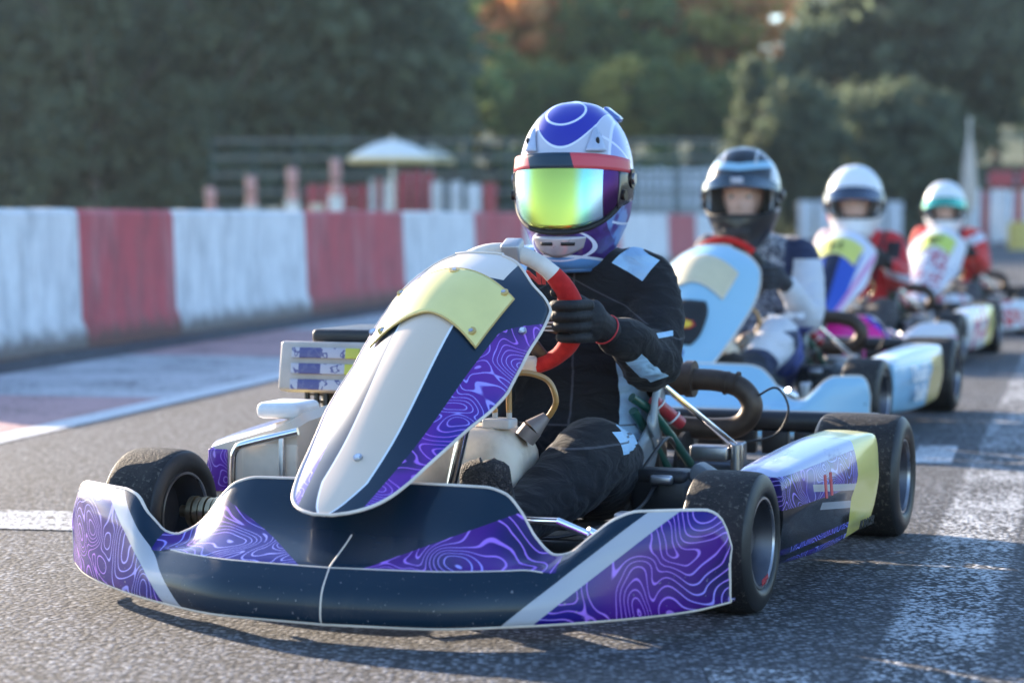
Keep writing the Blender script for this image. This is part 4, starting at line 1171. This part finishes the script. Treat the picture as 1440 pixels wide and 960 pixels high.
def fence_panel(px0, px1, d, z0, z1, mat, lab, n, cat='fence', name='panel_fence', posts=None):
    a0 = place(px0, d); a1 = place(px1, d); e = empty(name, a0, 0, label=lab, cat=cat)
    wd = (a1[0]-a0[0])/n
    for k in range(n):
        a = MB(); a.box((wd*(k+.5), 0, (z0+z1)/2+.02*math.sin(k*2.1)), (wd*.84, .05, z1-z0), bev=.01); a.obj('panel', mat if not isinstance(mat, list) else mat[k % len(mat)], e)
    a = MB(); a.tube([(0, .06, z1*.9), (wd*n, .06, z1*.9)], .03, 8); a.tube([(0, .06, z0+.1), (wd*n, .06, z0+.1)], .03, 8); a.obj('rail', steel, e)
    return e
pw = plain('panel_white', (.62, .64, .68), .6, var=.2); pr = plain('panel_red', (.35, .05, .06), .6, var=.2); pd_ = plain('panel_dark', (.05, .07, .09), .6)
fence_panel(520, 566, 46, .3, 1.5, [pw, pr, pw], 'white and red fence panels under the parasol left of the helmet', 5)
fence_panel(606, 650, 46, .3, 1.45, [pw, pw, pd_], 'white fence panels midway between parasol and helmet', 5)
fence_panel(655, 700, 46, .3, 1.4, [pw, pr], 'white and red fence panels just left of the helmet', 2)
fence_panel(560, 612, 48, .3, 1.7, pr, 'dark red boards behind the white panels below the parasol', 3, name='board_fence')
fence_panel(430, 520, 47, .3, 1.4, pr, 'low dark red boards behind the marker posts', 4, name='board_fence')
fence_panel(880, 1000, 52, .05, 1.85, pw, 'white slatted fence between purple and black helmets', 11)
fence_panel(1355, 1460, 60, .05, 1.45, [pw, pw, pr, pw], 'white and pale red panels at the right edge of the photo', 9)
fence_panel(1385, 1470, 62, 1.55, 2.0, pr, 'long red banner on rails at the right edge', 2, cat='banner', name='banner_fence')
fence_panel(1120, 1270, 66, .05, 1.2, pw, 'pale low fence behind the white helmets', 6)
e = empty('marker_drum', place(1434, 50), 0, label='yellow drum at the right edge by the pale panels', cat='drum')
a = MB(); a.lathe([(0, 0), (0, .27), (.3, .28), (.6, .27), (.62, .24), (.62, 0)], (0, 0, 0), 'z', 20, closed=False); a.obj('drum_body', mk_y, e)
# wire fence between wall and trees
e = empty('wire_fence', place(300, 50), 0, label='tall green wire fence with dark posts beyond the barrier', cat='fence')
gm_w = plain('fence_green', (.02, .06, .06), .5, .3); gm_r = plain('fence_rail_grey', (.20, .20, .18), .6)
x1 = (1010-300)/F*50
for k in range(13): a = MB(); a.tube([(x1*k/12, 0, 0), (x1*k/12, 0, 2.45)], .035, 8); a.obj('post', gm_w, e)
a = MB()
for k in range(14): a.tube([(0, 0, .15+k*.17), (x1, 0, .15+k*.17)], .009, 4, caps=False)
for k in range(90): a.tube([(x1*k/89, .01, 0), (x1*k/89, .01, 2.4)], .007, 4, caps=False)
a.obj('wire_mesh', gm_w, e)
for k in range(5): a = MB(); a.tube([(0, -.04, .9+k*.38), (x1, -.04, .9+k*.38)], .028, 6); a.obj('rail', gm_r, e)
# open parasol
def parasol(px, d, z, r, lab, closed=False):
    e = empty('parasol', place(px, d), 0, label=lab, cat='parasol')
    a = MB(); a.tube([(0, 0, 0), (0, 0, z+.45)], .035, 10); a.obj('pole', steel, e)
    cm = plain('parasol_canvas', (.78, .76, .70), .8); ym = plain('parasol_valance', (.70, .55, .26), .8)
    a = MB(); G = []
    if not closed:
        for j in range(7):
            t = j/6; G.append([(r*t*math.cos(q)*(1-.04*math.cos(4*q)*t), r*t*math.sin(q)*(1-.04*math.cos(4*q)*t), z+.36*(1-t**1.7)) for q in np.linspace(0, 2*PI, 33)[:-1]])
        a.grid(G, closed_v=True); c = a.obj('canopy', cm, e); solid(c, .01)
        a = MB(); a.grid([G[-1], [(x_, y_, z_-.10) for x_, y_, z_ in G[-1]]], closed_v=True); solid(a.obj('valance', ym, e), .01)
    else:
        prof = [(.9, .12), (1.2, .22), (1.7, .20), (2.4, .13), (2.9, .04), (2.95, .0)]
        a.lathe([(h_*z/2.95, w_) for h_, w_ in prof], (0, 0, 0), 'z', 16, closed=False); a.obj('canopy', plain('parasol_beige', (.6, .5, .42), .8), e)
    return e
parasol(552, 45, 1.90, .92, 'open white parasol with yellow valance beyond the barrier')
parasol(606, 56, 2.15, .62, 'smaller pale parasol right behind the large open one')
parasol(1361, 56, 2.75, 0, 'closed beige parasol standing beyond the last driver', True)

# ------------------------------------------------------------------ trees
random.seed(7)
def leafmat(name, a_, b_, c_):
    m, T, b = newmat(name)
    oi = T.n.new('ShaderNodeObjectInfo'); P, x, y, z = coords(T)
    n = noise(T, P, .9, 4); n2 = noise(T, P, 4, 3)
    c = mix(T, n.ss(.35, .65), a_, b_); c = mix(T, n2.ss(.55, .75)*.6, c, c_)
    setp(T, b, 'Base Color', c); b.inputs['Roughness'].default_value = .7
    tr = T.n.new('ShaderNodeBsdfTranslucent'); T.l.new(c.s, tr.inputs[0]); mx = T.n.new('ShaderNodeMixShader'); mx.inputs[0].default_value = .6
    out = T.n['Material Output']; T.l.new(b.outputs[0], mx.inputs[1]); T.l.new(tr.outputs[0], mx.inputs[2]); T.l.new(mx.outputs[0], out.inputs[0]); return m
LM = {'dark': leafmat('leaves_dark', (.10, .14, .095), (.17, .205, .12), (.34, .33, .15)),
      'green': leafmat('leaves_green', (.16, .24, .10), (.28, .34, .12), (.42, .44, .16)),
      'olive': leafmat('leaves_olive', (.42, .42, .13), (.55, .48, .14), (.72, .58, .20)),
      'rust': leafmat('leaves_rust', (.70, .36, .13), (.80, .46, .20), (.42, .34, .11))}
bark = plain('bark', (.09, .07, .055), .9, var=.3, bmp=.6, bsc=12)
def crown_mesh(seed, rx, rz, cz, nclump, leaf, kind='round'):
    rs = np.random.RandomState(seed); V = []; Fc = []
    for _ in range(nclump):
        d = rs.normal(size=3); d /= np.linalg.norm(d); rad = rs.uniform(.35, 1)**.6
        if kind == 'cone':
            h = rs.uniform(0, 1)**1.2; r_ = rx*(1-h)*rs.uniform(.4, 1.1); a = rs.uniform(0, 2*PI); c = np.array([r_*math.cos(a), r_*math.sin(a), cz-rz+2*rz*h])
            cs = .55
        else:
            bulge = 1+.28*mnoise.noise(Vector((d[0]*1.7+seed, d[1]*1.7, d[2]*1.7)))
            c = np.array([d[0]*rx, d[1]*rx, d[2]*rz])*rad*bulge+np.array([0, 0, cz]); cs = rs.uniform(.35, .8)
        m = 46; pts = c+rs.normal(size=(m, 3))*np.array([cs, cs, cs*.6])*.55
        for p in pts:
            q = rs.normal(size=3); q /= np.linalg.norm(q); r2 = np.cross(q, rs.normal(size=3)); r2 /= np.linalg.norm(r2)
            l = leaf*rs.uniform(.6, 1.4); i = len(V)
            V += [tuple(p-q*l), tuple(p+r2*l*.6), tuple(p+q*l), tuple(p-r2*l*.6)]; Fc.append((i, i+1, i+2, i+3))
    me = bpy.data.meshes.new('crown'); me.from_pydata(V, [], Fc); me.materials.append(LM['dark']); return me
def trunk_mesh(seed, h, r):
    rs = random.Random(seed); mb = MB(); pts = [(0, 0, -.3), (rs.uniform(-.1, .1), 0, h*.3), (rs.uniform(-.3, .3), rs.uniform(-.2, .2), h*.6), (rs.uniform(-.3, .3), 0, h*.9)]
    P = catmull(pts, 5); mb.tube(P, list(np.linspace(r, r*.2, len(P))), 10)
    for k in range(7):
        z0 = h*rs.uniform(.35, .75); a = rs.uniform(0, 2*PI); l = h*rs.uniform(.18, .32)
        mb.tube(catmull([(0, 0, z0), (l*.5*math.cos(a), l*.5*math.sin(a), z0+l*.35), (l*math.cos(a), l*math.sin(a), z0+l*.8)], 4), list(np.linspace(r*.45, r*.08, 9)), 6)
    o = mb.obj('trunk', bark); me = o.data; bpy.data.objects.remove(o); return me
CR = [crown_mesh(11+i, 2.4, 3.3, 4.1, 190, .19) for i in range(4)] + [crown_mesh(31+i, 2.0, 4.2, 4.4, 200, .13, 'cone') for i in range(2)]
CR += [crown_mesh(51+i, 2.4, 3.0, 4.4, 85, .23) for i in range(3)]
TM = [trunk_mesh(5+i, 7.2, .2) for i in range(3)]
def tree(x, y, s, ci, leaf, lab, group, name='tree'):
    e = empty(name, (x, y, max(0, hill(x, y))-.05), random.uniform(0, 6.28), label=lab, cat='tree', group=group); e.scale = (s, s, s*random.uniform(.92, 1.1))
    t = bpy.data.objects.new('trunk', TM[ci % 3]); COL.objects.link(t); t.parent = e
    c = bpy.data.objects.new('crown', CR[ci]); COL.objects.link(c); c.parent = e
    c.material_slots[0].link = 'OBJECT'; c.material_slots[0].material = LM[leaf]
    return e
ORD = ['first', 'second', 'third', 'fourth', 'fifth', 'sixth', 'seventh', 'eighth', 'ninth', 'tenth', 'eleventh', 'twelfth', 'thirteenth', 'fourteenth', 'fifteenth', 'sixteenth', 'seventeenth', 'eighteenth', 'nineteenth', 'twentieth']
def trow(pxs, d, s, leaf, lab, group, jitter=2.0):
    for i, px in enumerate(pxs):
        dd = d+random.uniform(-jitter, jitter); x, y, _ = place(px+random.uniform(-8, 8), dd)
        ci = random.choice([6, 7, 8]) if leaf != 'dark' else random.choice([0, 1, 2, 3, 4, 5])
        lf = leaf if not isinstance(leaf, (list, tuple)) else leaf[i % len(leaf)]
        tree(x, y, s*random.uniform(.88, 1.15), ci, lf, lab+', '+ORD[i]+' from the left', group)
trow(range(-40, 500, 88), 56, 1.05, 'dark', 'dark tree in the front row of the left wood', 'dark trees in the wood on the left')
trow(range(-90, 500, 95), 64, 1.35, 'dark', 'tall dark tree in the rear row of the left wood', 'tall dark trees at the back of the left wood')
trow(range(-60, 540, 115), 76, 1.6, 'green', 'big green tree rising behind the dark left wood', 'green trees behind the left wood')
trow([660, 705], 90, 1.25, 'rust', 'rust-coloured autumn tree above the purple helmet', 'rust autumn trees left of the purple helmet')
trow(range(750, 1100, 62), 92, 1.12, ['olive', 'olive', 'green', 'rust', 'olive', 'rust', 'olive', 'olive'], 'autumn tree on the hill behind the purple and black helmets', 'autumn trees on the hill')
trow(range(600, 1130, 55), 84, .5, ['green', 'olive', 'green', 'green'], 'small shadowed tree at the foot of the autumn hill', 'shadowed trees below the autumn trees')
trow(range(1200, 1380, 56), 78, 1.12, 'dark', 'tree of the big dark clump above the white helmets', 'big dark trees above the white helmets')
trow(range(1060, 1340, 60), 70, .62, 'dark', 'low dark shrubby tree behind the white helmets', 'low dark trees behind the white helmets')
trow([1405, 1450, 1490], 90, 1.2, ['olive', 'olive', 'olive'], 'olive autumn tree at the right edge of the photo', 'olive trees at the right edge')
trow([-100, 30, 160, 290, 420, 1230, 1360, 1490], 135, .95, ['green', 'olive', 'dark', 'green'], 'distant tree on the hilltop behind the nearer trees', 'distant hilltop trees')

trow(range(-60, 1100, 62), 66, .38, ['dark', 'green', 'dark'], 'low bush at the foot of the woods', 'low bushes along the foot of the woods')
# haze: one box of pale air round the camera and the whole place
hm = bpy.data.materials.new('haze_air'); hm.use_nodes = True; hn = hm.node_tree
hn.nodes.remove(hn.nodes['Principled BSDF']); pv = hn.nodes.new('ShaderNodeVolumePrincipled')
pv.inputs['Color'].default_value = (.70, .86, 1, 1); pv.inputs['Density'].default_value = .0003; pv.inputs['Anisotropy'].default_value = .3
hn.links.new(pv.outputs[0], hn.nodes['Material Output'].inputs['Volume'])
a = MB(); a.box((0, 700, 20.5), (1900, 1700, 43)); hz = a.obj('haze', hm, smooth=False); hz['kind'] = 'stuff'
hz.display_type = 'WIRE'
S.cycles.volume_bounces = 1; S.cycles.volume_step_rate = 10
# ------------------------------------------------------------------ karts and drivers
Y20 = -R(20)
O1 = (-.139, 4.328, 0)
build_kart('go_kart', 'purple', O1, Y20, 'front go-kart with navy and purple contour-line bodywork and yellow plate')
build_driver('person', 'black', 'purple', O1, Y20, 'driver in black suit and blue purple helmet with green mirrored visor, gripping red wheel', (.010, .805, .803), 1.0, R(3), 'closed', gblack, gred)
O2 = (.635, 7.64, 0)
build_kart('go_kart', 'blue', O2, Y20, 'light blue go-kart with tan number plate, second in the line')
D2 = build_driver('person', 'grey', 'dark', O2, Y20, 'young driver in grey and blue suit with open black and silver helmet', (-.02, .70, .80), 1.0, R(6), 'open', plain('glove_navy', (.02, .022, .03), .7), None, .011, kz=.30, elz=.36, boot=plain('boot_grey', (.12, .12, .13), .5))
text_part('suit_lettering', 'Racing', .05, frame((.20, .46, .378), (.95, .3, .12), (.1, -.5, .85)), whitep, D2, bold=.002)
O3 = (1.62, 11.25, 0)
build_kart('go_kart', 'pink', O3, -R(18), 'white and magenta go-kart with blue centre stripe, third in the line', '16')
build_driver('person', 'red', 'white', O3, -R(18), 'driver in red and black suit with open white helmet and dark visor', (-.03, .78, .80), 1.1, R(8), 'open', gblack, None, .012)
O4 = (2.68, 14.25, 0)
build_kart('go_kart', 'white', O4, -R(18), 'white go-kart with yellow-green plate, last in the line', '89')
build_driver('person', 'redwhite', 'mint', O4, -R(18), 'driver in red and white suit with white helmet and green visor', (-.03, .78, .78), 1.0, R(8), 'open', gblack, None, .012)
